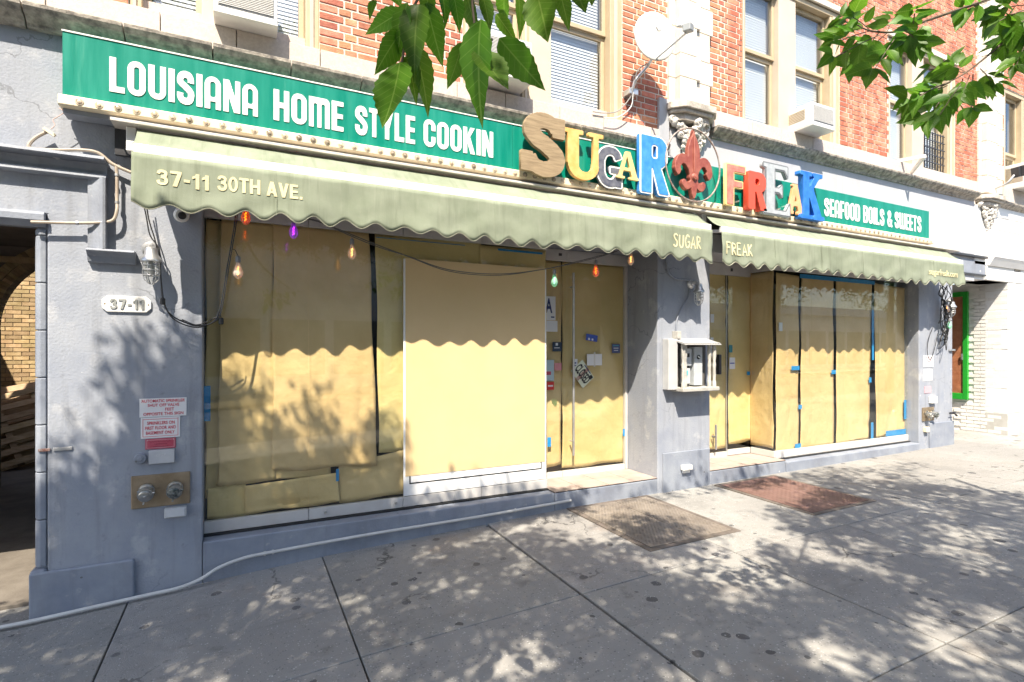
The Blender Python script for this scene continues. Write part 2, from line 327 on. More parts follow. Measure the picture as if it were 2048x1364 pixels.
def raster(ops, x0, y0, x1, y1, res):
    nx, ny = int((x1 - x0) * res) + 1, int((y1 - y0) * res) + 1
    xs = x0 + np.arange(nx) / res; ys = y0 + np.arange(ny) / res; Xg, Yg = np.meshgrid(xs, ys)
    M = np.zeros((ny, nx), bool)
    for sgn, poly in ops:
        pa = np.array(poly); inside = np.zeros_like(M)
        lo, hi = pa.min(0), pa.max(0); m0 = (Xg >= lo[0]) & (Xg <= hi[0]) & (Yg >= lo[1]) & (Yg <= hi[1])
        if not m0.any(): continue
        xq, yq = Xg[m0], Yg[m0]; ins = np.zeros(xq.shape, bool)
        for i in range(len(pa)):
            (ax, ay), (bx, by) = pa[i], pa[(i + 1) % len(pa)]
            if ay == by: continue
            c = ((ay > yq) != (by > yq)) & (xq < (bx - ax) * (yq - ay) / (by - ay) + ax); ins ^= c
        inside[m0] = ins
        M = (M | inside) if sgn == '+' else (M & ~inside)
    return M.astype(float)
def blur(A, k):
    for _ in range(k):
        P = np.pad(A, 1); A = (P[:-2, 1:-1] + P[2:, 1:-1] + P[1:-1, :-2] + P[1:-1, 2:] + 4 * A) / 8
    return A
def contours(A, x0, y0, res, lvl=.5):
    A = np.pad(A, 1); ny, nx = A.shape; segs = {}
    def pt(j, i, e):
        if e == 0: a, b = A[j, i], A[j, i + 1]; return (i + (lvl - a) / (b - a), j)
        if e == 1: a, b = A[j, i + 1], A[j + 1, i + 1]; return (i + 1, j + (lvl - a) / (b - a))
        if e == 2: a, b = A[j + 1, i], A[j + 1, i + 1]; return (i + (lvl - a) / (b - a), j + 1)
        a, b = A[j, i], A[j + 1, i]; return (i, j + (lvl - a) / (b - a))
    T = {1: [(3, 0)], 2: [(0, 1)], 3: [(3, 1)], 4: [(1, 2)], 5: [(3, 2), (1, 0)], 6: [(0, 2)], 7: [(3, 2)], 8: [(2, 3)], 9: [(2, 0)], 10: [(0, 3), (2, 1)], 11: [(2, 1)], 12: [(1, 3)], 13: [(1, 0)], 14: [(0, 3)]}
    B = A > lvl; code = B[:-1, :-1] * 1 + B[:-1, 1:] * 2 + B[1:, 1:] * 4 + B[1:, :-1] * 8
    key = lambda j, i, e: (('h', j, i) if e == 0 else ('v', j, i + 1) if e == 1 else ('h', j + 1, i) if e == 2 else ('v', j, i))
    P = {}
    for j, i in zip(*np.nonzero((code > 0) & (code < 15))):
        for a, b in T[int(code[j, i])]:
            ka, kb = key(j, i, a), key(j, i, b); P[ka] = pt(j, i, a); P[kb] = pt(j, i, b); segs[ka] = kb
    loops = []
    while segs:
        k0, k = segs.popitem(); lp = [k0]
        while k != k0 and k in segs: lp.append(k); k = segs.pop(k)
        pts = [(x0 + (P[q][0] - 1) / res, y0 + (P[q][1] - 1) / res) for q in lp]
        pts = simplify(pts, .22 / res)
        if len(pts) > 3: loops.append(pts)
    return loops
def simplify(pts, tol):
    def dp(a):
        if len(a) < 3: return a
        p, q = np.array(a[0]), np.array(a[-1]); arr = np.array(a[1:-1]); d = q - p; n = np.hypot(*d)
        dist = np.abs(d[0] * (arr[:, 1] - p[1]) - d[1] * (arr[:, 0] - p[0])) / n if n > 1e-9 else np.hypot(*(arr - p).T)
        k = int(dist.argmax())
        if dist[k] < tol: return [a[0], a[-1]]
        return dp(a[:k + 2])[:-1] + dp(a[k + 1:])
    h = len(pts) // 2
    return dp(pts[:h + 1])[:-1] + dp(pts[h:] + pts[:1])[:-1]
def outline_mesh(name, loops, ext, bevel=0.):
    cu = bpy.data.curves.new(name, 'CURVE'); cu.dimensions = '2D'; cu.fill_mode = 'BOTH'; cu.extrude = ext; cu.bevel_depth = bevel; cu.bevel_resolution = 1
    for lp in loops:
        s = cu.splines.new('POLY'); s.points.add(len(lp) - 1); s.use_cyclic_u = True
        for q, (x, y) in zip(s.points, lp): q.co = (x, y, 0, 1)
    ob = bpy.data.objects.new(name, cu); me = bpy.data.meshes.new_from_object(ob); bpy.data.objects.remove(ob); bpy.data.curves.remove(cu)
    me.name = name
    return me
def upright(me, sx, sy, x, Y, z, ext, off, shear=0):
    """stand a flat glyph mesh up on the plane y=Y facing the street"""
    for v in me.vertices:
        px, py, pz = v.co; v.co = Vector((x + px * sx + shear * py, Y - ext - pz, z + py * sy)) - Vector(off)
    me.update()
def put(name, me, m, parent):
    me.materials.clear(); me.materials.append(m)
    o = bpy.data.objects.new(name, me); COL.objects.link(o); o.parent = parent
    return o
def text(name, s, x0, x1, z0, z1, Y, m, parent, ext=.0015, bold=0., sag=None):
    cu = bpy.data.curves.new(name, 'FONT'); cu.body = s; cu.size = 1; cu.extrude = ext; cu.offset = bold; cu.resolution_u = 3
    ob = bpy.data.objects.new(name, cu); me = bpy.data.meshes.new_from_object(ob); bpy.data.objects.remove(ob); bpy.data.curves.remove(cu)
    a = np.array([v.co[:] for v in me.vertices]); lo, hi = a.min(0), a.max(0)
    off = origin(parent) if parent else Vector()
    for v in me.vertices:
        x, y, z = v.co
        v.co = Vector((x0 + (x - lo[0]) / (hi[0] - lo[0]) * (x1 - x0), Y - ext - z, z0 + (y - lo[1]) / (hi[1] - lo[1]) * (z1 - z0))) - off
    me.update(); me.name = name
    return put(name, me, m, parent)

# ================================================================== SETTING: pavement, road, far side
b = MB(); xs = [-60, -12, -4, -1.3, -.3, .66, 3, 5, 10, 14, 60]
def sheet(mb, xs, y0, y1, dz, ny=1):
    ys = [y0 + (y1 - y0) * k / ny for k in range(ny + 1)]
    vs = [(x, y, gz(x, y) + dz) for y in ys for x in xs]; n = len(xs)
    mb.add(vs, [(j * n + i, j * n + i + 1, (j + 1) * n + i + 1, (j + 1) * n + i) for j in range(ny) for i in range(n - 1)]); return mb
walk = tag(sheet(b, xs, -6.3, 9, -.045, 1).build('sidewalk', JOINT), kind='structure')
XJ = [-14.2, -11.2, -8.2, -5.2, -3.7, -2.2, -.735, .60, 2.10, 3.6, 5.06, 6.6, 8.1, 9.6, 11.1, 12.6, 14.1, 17.1, 20.1, 24]
YJ = [1.2, -1.62, -3.1, -4.7, -6.28]
for i in range(len(XJ) - 1):
    for j in range(len(YJ) - 1):
        g0 = .011 if abs(XJ[i] - 2.1) < .01 else .0045; g1 = .011 if abs(XJ[i + 1] - 2.1) < .01 else .0045
        x0, x1, y1, y0 = XJ[i] + g0, XJ[i + 1] - g1, YJ[j] - .004, YJ[j + 1] + .004
        cut = [x0] + [x for x in GX if x0 < x < x1] + [x1]; tl = random.uniform(-.0015, .0015)
        vs = []; n = len(cut)
        for dz in (0, -.06):
            for y in (y0, y1): vs += [(x, y, gz(x, y) + dz + tl) for x in cut]
        fs = []
        for k in range(n - 1):
            fs += [(k, k + 1, n + k + 1, n + k), (2 * n + k, 3 * n + k, 3 * n + k + 1, 2 * n + k + 1), (k, 2 * n + k, 2 * n + k + 1, k + 1), (n + k, n + k + 1, 3 * n + k + 1, 3 * n + k)]
        fs += [(0, n, 3 * n, 2 * n), (n - 1, 3 * n - 1, 4 * n - 1, 2 * n - 1)]
        MB().add(vs, fs).build('paving_slab', SIDE, walk, bevel=.006)
KERB = mat('kerb_stone', (.25, .245, .24), (.33, .32, .31), 4, .8, .3, 80)
b = MB()
for i in range(len(xs) - 1):
    x0, x1 = xs[i], xs[i + 1]; z0, z1 = gz(x0, -6.3), gz(x1, -6.3)
    b.add([(x0, -6.48, z0 - .3), (x1, -6.48, z1 - .3), (x1, -6.3, z1 - .3), (x0, -6.3, z0 - .3), (x0, -6.48, z0), (x1, -6.48, z1), (x1, -6.3, z1), (x0, -6.3, z0)],
          [(4, 5, 6, 7), (0, 1, 5, 4), (2, 3, 7, 6)])
tag(b.build('kerb', KERB), kind='structure')
b = MB(); sheet(b, xs, -17, -6.47, -.13); tag(b.build('road', ROAD), kind='structure')
b = MB(); sheet(b, xs, -60, -17, .08); tag(b.build('far_pavement', KERB), kind='structure')

# ================================================================== MAIN BUILDING
bld = thing('shop_building', (4.5, 0, 0), 'grey painted shop base below red brick upper storey with stone cornice', 'building')
# piers of painted stucco
P1L, P1R, P2L, P2R, P3L, P3R = -1.20, -.273, 4.227, 5.046, 9.586, 10.59
GLY, DRY = .17, .55                       # shop glass plane, door plane
LZ = .128                                 # landing height
def pier(x0, x1, z1=3.3, y1=.6):
    n = 8
    vs = []; b = MB(); b.box(x0, x1, 0, y1, -.6, z1); return b.build('pier', GREY, bld, bevel=.012)
fw_ = [(-5, 2.52), (P1L, 2.52), (P1L, -.6), (P1R, -.6), (P1R, 3.79), (-5, 3.79)]
MB().add([(x, y, z) for y in (0, .6) for x, z in fw_], [(0, 1, 2, 3, 4, 5), (11, 10, 9, 8, 7, 6)] + [(i, (i + 1) % 6, 6 + (i + 1) % 6, 6 + i) for i in range(6)]).build('pier', GREY, bld, bevel=.012)
pier(P2L, P2R, y1=.56); pier(P3L, P3R, y1=1.3)
# plinths that stand a little proud of the piers
MB().box(-1.29, -.70, -.035, .0, -.6, .075).build('plinth', GREYD, bld, bevel=.012)
MB().box(4.30, 5.03, -.016, .0, -.5, .40).build('plinth', GREYD, bld, bevel=.006)
MB().box(9.86, 10.60, -.022, .0, -.5, .40).build('plinth', GREYD, bld, bevel=.008)
# quoin strip on the passage corner: stacked rounded blocks
qs = MB().box(-1.255, -1.20, .02, .5, -.6, 2.5).build('quoin_strip', GREYD, bld)
z = .10
prof = [(-1.275, .25), (-1.275, .05), (-1.262, .016), (-1.236, 0), (-1.205, .006), (-1.205, .25)]
while z < 2.40:
    h = min(.325, 2.42 - z)
    MB().extrude_z([(x, y - .004) for x, y in prof], z + .003, z + h - .003).build('block', GREYD, qs, bevel=.006); z += .325
MB().box(-1.29, -1.2, -.03, .3, -.6, .09).build('quoin_foot', GREYD, bld, bevel=.02)
# wall above the passage mouth and left of the sign, moulded lintel
b = MB()
pf = [(.0, 2.43), (.0, 2.53), (-.035, 2.53), (-.05, 2.51), (-.05, 2.47), (-.03, 2.455), (-.012, 2.44)]
b.extrude_x(pf, -5, -1.205); b.build('lintel_moulding', GREYD, bld)
# label mould: horizontal run, drop and foot
def mould(prof, pts_x):
    pass
hp = [(0, 2.79), (0, 2.935), (-.12, 2.935), (-.125, 2.915), (-.115, 2.908), (-.03, 2.905), (-.015, 2.86), (-.02, 2.83), (-.06, 2.825), (-.065, 2.80), (-.05, 2.79)]
MB().extrude_x(hp, -5, -.86).build('label_mould', GREYD, bld)
MB().extrude_z([(-.97, 0), (-.97, -.03), (-.945, -.035), (-.90, -.06), (-.875, -.085), (-.86, -.08), (-.86, 0)], 2.30, 2.80).build('label_mould_drop', GREYD, bld)
fp = [(0, 2.205), (0, 2.30), (-.08, 2.30), (-.088, 2.285), (-.05, 2.25), (-.04, 2.215), (-.03, 2.205)]
MB().extrude_x(fp, -.97, -.69).build('label_mould_foot', GREYD, bld, bevel=.004)
# fascia behind the signs
MB().box(-.272, 4.40, .02, .5, 3.29, 3.80).build('fascia', FASC, bld)
MB().box(4.40, 11.25, -.02, .5, 2.76, 4.14).build('fascia', FASC, bld)
MB().box(-.272, 4.40, .05, .6, 2.74, 3.29).build('header_wall', GREYD, bld)
# dark lintel band at the right end, over the passage door
MB().box(10.59, 11.62, -.03, .35, 2.86, 3.12).build('end_lintel', GREYD, bld, bevel=.01)
MB().box(10.45, 11.60, -.075, -.02, 3.16, 3.20).build('end_lintel_cap', BLACKP, bld, bevel=.006)
MB().box(10.59, 11.60, -.05, -.03, 2.86, 2.885).build('end_lintel_edge', BLACKP, bld)
# low base walls and the two landings
MB().box(P1R + .002, 2.865, .0, .30, -.5, .118).build('base_wall', GREYD, bld, bevel=.012)
MB().box(2.867, P2L - .002, .0, .62, -.5, LZ - .014).build('landing_step', GREYD, bld, bevel=.01)
MB().box(P2R + .002, 6.42, .0, .62, -.5, LZ - .014).build('landing_step', GREYD, bld, bevel=.01)
MB().box(6.424, P3L - .002, -.01, .30, -.5, .10).build('base_wall', GREYD, bld, bevel=.012)
for x0, x1 in ((2.867, P2L - .002), (P2R + .002, 6.42)):
    lt = MB().box(x0, x1, .004, .6, LZ - .0135, LZ - .006).build('landing_floor', JOINT, bld)
    n = 4
    for k in range(n):
        for r_ in range(2):
            w = (x1 - x0) / n; MB().box(x0 + k * w + .003, x0 + (k + 1) * w - .003, .004 + r_ * .29, .29 + r_ * .29, LZ - .012, LZ).build('tile', TILE, lt)
# door jamb returns and the room behind, its darkness put into a near-black colour
b = MB()
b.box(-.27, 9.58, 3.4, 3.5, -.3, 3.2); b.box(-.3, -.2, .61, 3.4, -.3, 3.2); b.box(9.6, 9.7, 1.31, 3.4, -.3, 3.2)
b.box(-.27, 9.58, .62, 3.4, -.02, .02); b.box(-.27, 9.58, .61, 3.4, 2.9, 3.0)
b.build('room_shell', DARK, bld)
# upper wall: backing, cornice, stone band, pilasters
UZL, UZR = 4.085, 4.46                    # window sill levels left and right of the stone pilaster
cp = lambda z0, h: [(.3, z0), (-.03, z0), (-.04, z0 + .02 * h), (-.045, z0 + .2 * h), (-.075, z0 + .42 * h), (-.11, z0 + .55 * h), (-.135, z0 + .8 * h), (-.14, z0 + h), (.3, z0 + h)]
corn = MB().box(-5, 11.35, .03, .3, 3.80, 3.86).build('cornice', STON2, bld)
x = -4.6
while x < 4.30:
    w = .55; x1 = min(x + w, 4.30); MB().extrude_x(cp(3.765, .125), x + .004, x1 - .004).build('block', STON2, corn, bevel=.004); x = x1
x = 5.03
while x < 11.2:
    w = .62; x1 = min(x + w, 11.22); MB().extrude_x(cp(4.125, .125), x + .004, x1 - .004).build('block', STON2, corn, bevel=.004); x = x1
band = MB().box(-5, 11.2, .08, .3, 3.9, 4.2).build('stone_band', STONE, bld)
x = -4.7; i = 0
while x < 4.30:
    w = (.62, .55, .66, .5)[i % 4]; x1 = min(x + w, 4.30); MB().box(x + .003, x1 - .003, -.03, .2, 3.892, UZL).build('block', STONE, band, bevel=.004); x = x1; i += 1
x = 5.03
while x < 11.2:
    w = (.62, .7, .55)[i % 3]; x1 = min(x + w, 11.22); MB().box(x + .002, x1 - .002, -.05, .2, 4.252, UZR).build('block', STONE, band, bevel=.004); x = x1; i += 1
# bricks laid one by one; those that show smallest are joined
WINS = [(-.74, .575, UZL, 6.2), (1.86, 3.73, UZL, 6.2), (5.60, 7.571, UZR, 6.34), (8.76, 10.68, UZR, 6.34), (12.35, 13.8, 4.5, 6.34)]   # openings x0,x1,z0,z1
b = MB(); x = -5
for a, c, z0, z1 in WINS:
    b.box(x, a, .004, .35, 4.0, 8.6); b.box(a, c, .004, .35, z1, 8.6); b.box(a, c, .004, .35, 4.0, z0 - .03); x = c
b.box(x, 14.5, .004, .35, 4.0, 8.6)
wall = b.build('brick_wall', MORT, bld)
CH, BH, SL, HL, J = .0685, .0545, .197, .091, .0145
def brick_mesh(L):
    me = MB().box(-L / 2, L / 2, 0, .06, 0, BH).mesh('brick', BRK); bm = bmesh.new(); bm.from_mesh(me)
    bmesh.ops.bevel(bm, geom=bm.edges[:], offset=.0035, segments=1, affect='EDGES'); bm.to_mesh(me); bm.free(); return me
BM = {}
def bm_of(L):
    k = round(L / .012) * .012
    if k not in BM: BM[k] = brick_mesh(k)
    return BM[k], k
PILS = [(4.376, 5.03), (11.40, 12.20)]
cand = []
for row in range(64):
    z = 4.09 + row * CH; zc = z + BH / 2
    blocks = [(a, b_) for a, b_, c, d in WINS if c - .01 < zc < d] + PILS
    spans = []; x = -1.2
    for a, b_ in sorted(blocks): spans.append((x, a)); x = b_
    spans.append((x, 13.9))
    for a, b_ in spans:
        if b_ - a < .05: continue
        if zc < UZR and a > 5: continue
        x = a + (.0 if row % 2 == 0 else -.155); k = row % 2
        while x < b_ - .02:
            L = SL if k % 2 == 0 else HL; s0, s1 = max(x, a + .002), min(x + L, b_ - .002); x += L + J; k += 1
            if s1 - s0 > .035: cand.append((s0, s1, z))
vis = []
for s0, s1, z in cand:
    p = to_px(((s0 + s1) / 2, 0, z))
    if p and -60 < p[0] < 2110 and p[1] > -60: vis.append((p[2], s0, s1, z))
vis.sort()
rest = MB()
for q, (d, s0, s1, z) in enumerate(vis):
    me, k = bm_of(s1 - s0)
    jx, jy = random.uniform(-.002, .002), random.uniform(-.003, .001)
    if q < 300:
        link('brick', me, wall, ((s0 + s1) / 2 + jx, jy, z + random.uniform(-.0015, .0015)))
    else: rest.box(s0, s1, jy, .03, z, z + BH)
BRKF = mat('red_brick_far', (.38, .11, .06), (.60, .25, .15), 5.2, .8, .5, 90, lo=.4, hi=.6, detail=2)
tag(rest.build('bricks_further_off', BRKF, wall), kind='stuff')
# pilasters of cream terracotta blocks with corbel and carved drop
def pilaster(x0, x1, zb, ztop, yb=-.05):
    core = MB().box(x0 + .02, x1 - .02, .0, .3, zb, ztop).build('pilaster', CREAMS, bld)
    z = zb; i = 0; xm = x0 + (x1 - x0) * .55
    while z < ztop:
        h = (.30, .27, .33)[i % 3]
        MB().box(x0 + .10, xm + .06 * (i % 2) - .003, yb - .05, .05, z + .003, z + h - .003).build('block', CREAMS, core, bevel=.005)
        MB().box(xm + .06 * (i % 2) + .003, x1 - (.0 if i % 2 else .05), yb - .012, .05, z + .003, z + h - .003).build('block', CREAMS, core, bevel=.005)
        MB().box(x0, x0 + .10 - .004, yb + .02, .05, z + .003, z + h - .003).build('block', CREAMS, core, bevel=.005)
        z += h; i += 1
def corbel(x0, x1, z0, s=1.):
    b = MB(); xc = (x0 + x1) / 2; w = (x1 - x0) / 2
    for (f, y, a, c) in ((1.0, -.22, .12, .20), (.93, -.19, .08, .12), (.80, -.15, .0, .08)):
        c1 = .35 * w
        b.extrude_z([(xc - w * f, .0), (xc - w * f, y * .45), (xc - w * f + c1 * f, y), (xc + w * f - c1 * f, y), (xc + w * f, y * .45), (xc + w * f, 0)], z0 + a * s + .001, z0 + c * s)
    b.build('corbel', mat('weathered_corbel', (.30, .27, .23), (.60, .55, .48), 12, .8, .5, 40), bld, bevel=.008)
    o = MB(); rs = random.Random(int(x0 * 10))
    # carved bunch of leaves: curled lobes, large above, tapering below
    for k in range(110):
        t = (k / 109) ** .9; ww = w * (.86 - .74 * t); cx = xc + rs.uniform(-ww, ww); cz = z0 + .03 - t * .46 * s; cy = -.03 - .13 * (1 - t) * (1 - abs(cx - xc) / w)
        r_ = rs.uniform(.028, .055) * s * (1.15 - .55 * t); ax = Vector((rs.uniform(-.6, .6), -1, rs.uniform(-.7, .5)))
        o.lathe([(r_ * .3, -r_ * .9), (r_ * .85, -r_ * .5), (r_, 0), (r_ * .8, r_ * .45), (r_ * .45, r_ * .55), (r_ * .3, r_ * .3), (r_ * .12, r_ * .55)], (cx, cy, cz), ax, 9)
    tag(o.build('carved_drop', ORN, bld), kind='stuff')
pilaster(4.376, 5.03, 4.42, 8.2); corbel(4.33, 5.04, 4.20)
pilaster(11.40, 12.20, 4.30, 8.4); corbel(11.32, 12.02, 4.06, .9)
MB().box(4.225, 4.37, -.035, .1, 3.80, 4.45).build('flashing_strip', mat('grey_flashing', (.42, .43, .45), (.36, .37, .39), 8, .5), bld, bevel=.004)

# upper windows
def window(x0, x1, z0, z1, lay, meet, blinds=True):
    """lay: list of ('f'|'s'|'m', xa, xb) along the opening"""
    fr = MB().box(x0, x1, .16, .20, z0 - .02, z0 + .035).build('window', TAN, bld)
    MB().box(x0, x1, .25, .4, z0, z1).build('unlit_room_block', DARK, fr)  # solid block, the shade of the room is in its colour
    MB().box(x0, x1, .015, .25, z1 - .07, z1 + .02).build('head', TAN, fr, bevel=.004)
    for kind, a, c in lay:
        if kind == 'f':
            MB().box(a, c, .02, .24, z0, z1 - .07).build('jamb', TAN, fr, bevel=.006)
            MB().box(a + (c - a) * .3, a + (c - a) * .6, .008, .02, z0, z1 - .07).build('jamb_bead', TANL, fr, bevel=.004)
        elif kind == 'm':
            MB().box(a, c, .03, .24, z0, z1 - .07).build('mullion', TANL, fr, bevel=.006)
        elif kind == 'p':
            MB().box(a, c, .10, .2, z0 + .036, z1 - .07).build('fixed_panel', TANL, fr, bevel=.004)
        else:
            e = .045
            for (za, zb, y) in ((z0 + .036, meet, .13), (meet, z1 - .071, .10)):
                s = MB(); s.box(a + .002, a + e, y, y + .035, za, zb); s.box(c - e, c - .002, y, y + .035, za, zb); s.box(a + e, c - e, y, y + .035, za, za + .05); s.box(a + e, c - e, y, y + .035, zb - .05, zb)
                s.build('sash', TAN, fr, bevel=.004)
                MB().box(a + e, c - e, y + .014, y + .020, za + .05, zb - .05).build('pane', GLASSW, fr)
            if blinds:
                bl = MB(); z = z0 + .06
                while z < z1 - .1:
                    bl.add([(a + e, .190, z), (c - e, .190, z), (c - e, .200, z + .042), (a + e, .200, z + .042)], [(0, 1, 2, 3)]); z += .034
                tag(bl.build('blind', BLIND, fr), kind='stuff')
    return fr
WT = 6.2
window(-.74, .575, UZL, WT, [('f', -.74, -.66), ('s', -.66, -.28), ('m', -.28, -.12), ('s', -.12, .47), ('f', .47, .575)], 5.0)
window(1.86, 3.73, UZL, WT, [('f', 1.86, 1.95), ('s', 1.95, 2.50), ('f', 2.50, 2.58), ('m', 2.58, 2.84), ('s', 2.84, 3.58), ('f', 3.58, 3.73)], 5.03)
window(5.60, 7.571, UZR, 6.34, [('f', 5.60, 5.68), ('s', 5.68, 6.32), ('m', 6.32, 6.66), ('s', 6.66, 7.38), ('f', 7.38, 7.571)], 5.42)
window(8.76, 10.68, UZR, 6.34, [('f', 8.76, 8.84), ('s', 8.84, 9.46), ('m', 9.46, 9.78), ('s', 9.78, 10.48), ('f', 10.48, 10.68)], 5.42)
window(12.35, 13.8, 4.5, 6.34, [('f', 12.35, 12.47), ('s', 12.47, 13.1), ('f', 13.1, 13.3)], 5.2, False)
# head stones over right windows, upper wall mass
for a, c in ((5.55, 7.62), (8.71, 10.73)): MB().box(a, c, -.025, .05, 6.34, 6.42).build('window_head', CREAMS, bld, bevel=.006)
MB().box(-1.1, 13.9, .35, 8, 3.2, 8.6).build('building_core', MORT, bld)
MB().box(-4.3, -1.101, .35, 4.7, 3.2, 8.6).build('building_core', MORT, bld)

# passage on the left: walls, vault with brick arch, yellow brick end wall
pas = thing('brick_passage', (-2.2, 3.5, -.25), 'shaded side passage with yellow brick end wall seen through a brick arch', 'passage')
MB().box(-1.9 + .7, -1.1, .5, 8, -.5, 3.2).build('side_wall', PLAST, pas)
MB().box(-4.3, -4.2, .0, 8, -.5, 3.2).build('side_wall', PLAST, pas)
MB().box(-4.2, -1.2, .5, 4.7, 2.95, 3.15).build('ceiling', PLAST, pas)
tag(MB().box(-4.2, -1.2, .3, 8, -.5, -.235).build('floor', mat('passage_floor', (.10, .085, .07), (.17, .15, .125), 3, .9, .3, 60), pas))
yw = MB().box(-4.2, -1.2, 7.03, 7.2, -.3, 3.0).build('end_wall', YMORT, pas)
for L in (.205,):
    yb = MB().box(-.1, .1, 0, .04, 0, .058).mesh('brick', YBRK)
row = 0; z = -.2; nb = 0; jo = MB()
while z < 2.95:
    x = -4.15 + (.1 if row % 2 else 0)
    while x < -1.3:
        p = to_px((x + .1, 7, z))
        if p and -20 < p[0] < 75 and nb < 300: link('brick', yb, yw, (x + .1, 7.02 + random.uniform(-.004, .004), z)); nb += 1
        x += .212
    z += .070; row += 1
# arch wall
AX, AZ, AR = -1.8, 1.85, 1.067
ops = [('+', rect(-4.2, -.3, -.9, 2.95)), ('-', ell(AX, AZ, AR + .22, AR + .22, 60)), ('-', rect(AX - AR - .22, -1, AX + AR + .22, AZ))]
A = blur(raster(ops, -4.2, -.3, -1.2, 2.95, 30), 1)
me = outline_mesh('arch_wall', contours(A, -4.2, -.3, 30), .1); upright(me, 1, 1, 0, 4.6, 0, 0, origin(pas)); put('arch_wall', me, PLAST, pas)
ring = MB().box(-4.15, -1.2, 4.45, 4.5, 2.72, 2.80).build('string_course', YBRK, pas)
for rr_ in range(2):
    r0 = AR + .11 * rr_
    for k in range(0, 44):
        a = R(90 + 2.3 * k)
        c, s_ = math.cos(a), math.sin(a); cc, ss = math.cos(a + R(2.15)), math.sin(a + R(2.15))
        if a > R(182): break
        MB().add([(AX + rq * q0, yy, AZ + rq * q1) for yy in (4.47, 4.7) for rq, q0, q1 in ((r0 + .004, c, s_), (r0 + .106, c, s_), (r0 + .106, cc, ss), (r0 + .004, cc, ss))],
                 [(0, 1, 2, 3), (7, 6, 5, 4), (0, 4, 5, 1), (1, 5, 6, 2), (2, 6, 7, 3), (3, 7, 4, 0)]).build('brick', YBRK, ring)
MB().box(AX - AR - .22, AX - AR, 4.5, 4.7, -.3, AZ).build('arch_jamb', PLAST, pas)

# ================================================================== neighbour on the right
nb_ = thing('white_building', (12.5, 0, 0), 'white painted neighbouring front with a deep doorway beside the grey pier', 'building')
MB().box(11.25, 17, -.03, .4, 3.06, 4.08).build('upper_wall', WHITEP, nb_)
MB().box(10.60, 12.405, .0, .4, 2.80, 2.859).build('soffit', WHITEP, nb_)
MB().box(11.63, 17, -.05, .4, 2.80, 3.05).build('lintel', WHITEP, nb_, bevel=.01)
MB().extrude_x([(0, 3.05), (-.08, 3.05), (-.14, 3.16), (-.16, 3.19), (-.16, 3.22), (0, 3.22)], 11.63, 17).build('lintel_moulding', WHITEP, nb_)
z = -.1
zl = [-.1, .42, .86, 1.22, 1.58, 1.94, 2.30, 2.66, 2.80]
for a, c in zip(zl[:-1], zl[1:]):
    MB().box(12.41, 17, -.04, .3, a + .004, c - .004).build('block', GREYB if False else (mat('bare_plinth', (.42, .41, .38), (.5, .49, .46), 6, .8) if a < .4 else WHITEP), nb_, bevel=.008)
zz = 3.25
while zz < 4.0:
    MB().box(11.66, 17, -.045, -.03, zz + .004, zz + .22).build('panel', WHITEP, nb_, bevel=.006); zz += .228
# side wall of the doorway: white painted bricks, facing left
sw = MB().box(12.425, 12.6, .0, 2.4, -.2, 2.85).build('side_wall', WBRK, nb_)
wb = MB().box(0, .02, -.1, .1, 0, .056).mesh('brick', WBRK); row = 0; z = -.03
while z < 2.74:
    y = -.04 + (.1 if row % 2 else 0)
    while y < .62:
        if not (y > .42 and .55 < z < 2.72): link('brick', wb, sw, (12.408 + random.uniform(0, .004), y + .1, z))
        y += .21
    z += .068; row += 1
MB().box(10.6, 12.42, 2.4, 2.5, -.2, 2.85).build('back_wall', WBRK, nb_)
dg_ = MB(); 
dg_.box(12.36, 12.42, .55, .63, .62, 2.69); dg_.box(12.36, 12.42, .63, 1.35, 2.60, 2.69); dg_.box(12.36, 12.42, .63, 1.35, .62, .74); dg_.box(12.36, 12.42, 1.35, 1.45, .62, 2.69)
GRN = flat('green_door_paint', (.02, .30, .03), .35)
df = dg_.build('doorway_frame', GRN, nb_, bevel=.006)
MB().box(12.385, 12.40, .63, 1.35, .74, 2.60).build('door_panel', mat('brown_paper', (.28, .10, .045), (.38, .16, .08), 6, .5, .6, 5, bdist=.03), df)
MB().box(12.345, 12.36, .62, .65, 1.38, 1.50).build('lock', STEEL, df, bevel=.003)
npq = MB().box(12.62, 12.86, -.053, -.041, 3.005, 3.105).build('number_plate', BLACKP, nb_, bevel=.006)
text('lettering', '3295', 12.64, 12.84, 3.02, 3.09, -.0535, CREAM, npq, bold=.01)
cn = MB().box(12.05, 17, .0, .3, 4.09, 4.2).build('cornice', STON2, nb_)
x = 12.03
while x < 17: MB().extrude_x(cp(4.085, .125), x + .004, x + .6).build('block', STON2, cn, bevel=.004); x += .606
MB().box(12.2, 17, -.05, .2, 4.212, 4.5).build('stone_band', STONE, nb_)

# ================================================================== SHOPFRONTS
def pane_seams(x0, x1, cuts): return [x0] + cuts + [x1]
sf = thing('glass_shopfront', (1.3, GLY, LZ), 'wide frameless glass front papered over inside, left of the door with the tilted plate', 'shopfront')
ZB0, ZB1, ZT0, ZT1 = .136, .228, 2.64, 2.735
seL = [-.272, xat(617, GLY), xat(805, GLY), xat(962, GLY), 2.866]
for a, c in zip(seL[:-1], seL[1:]):
    MB().box(a + .002, c - .002, GLY - .022, GLY + .022, ZB0, ZB1).build('bottom_rail', FRAME, sf, bevel=.003)
    MB().box(a + .002, c - .002, GLY - .022, GLY + .022, ZT0, ZT1).build('top_rail', FRAME, sf, bevel=.003)
    MB().box(a + .002, c - .002, GLY - .005, GLY + .005, ZB1, ZT0).build('pane', GLASS, sf)
MB().box(-.272, 2.866, GLY - .05, GLY + .05, ZB0 - .018, ZB0 - .003).build('sill_track', FRAMED, sf)
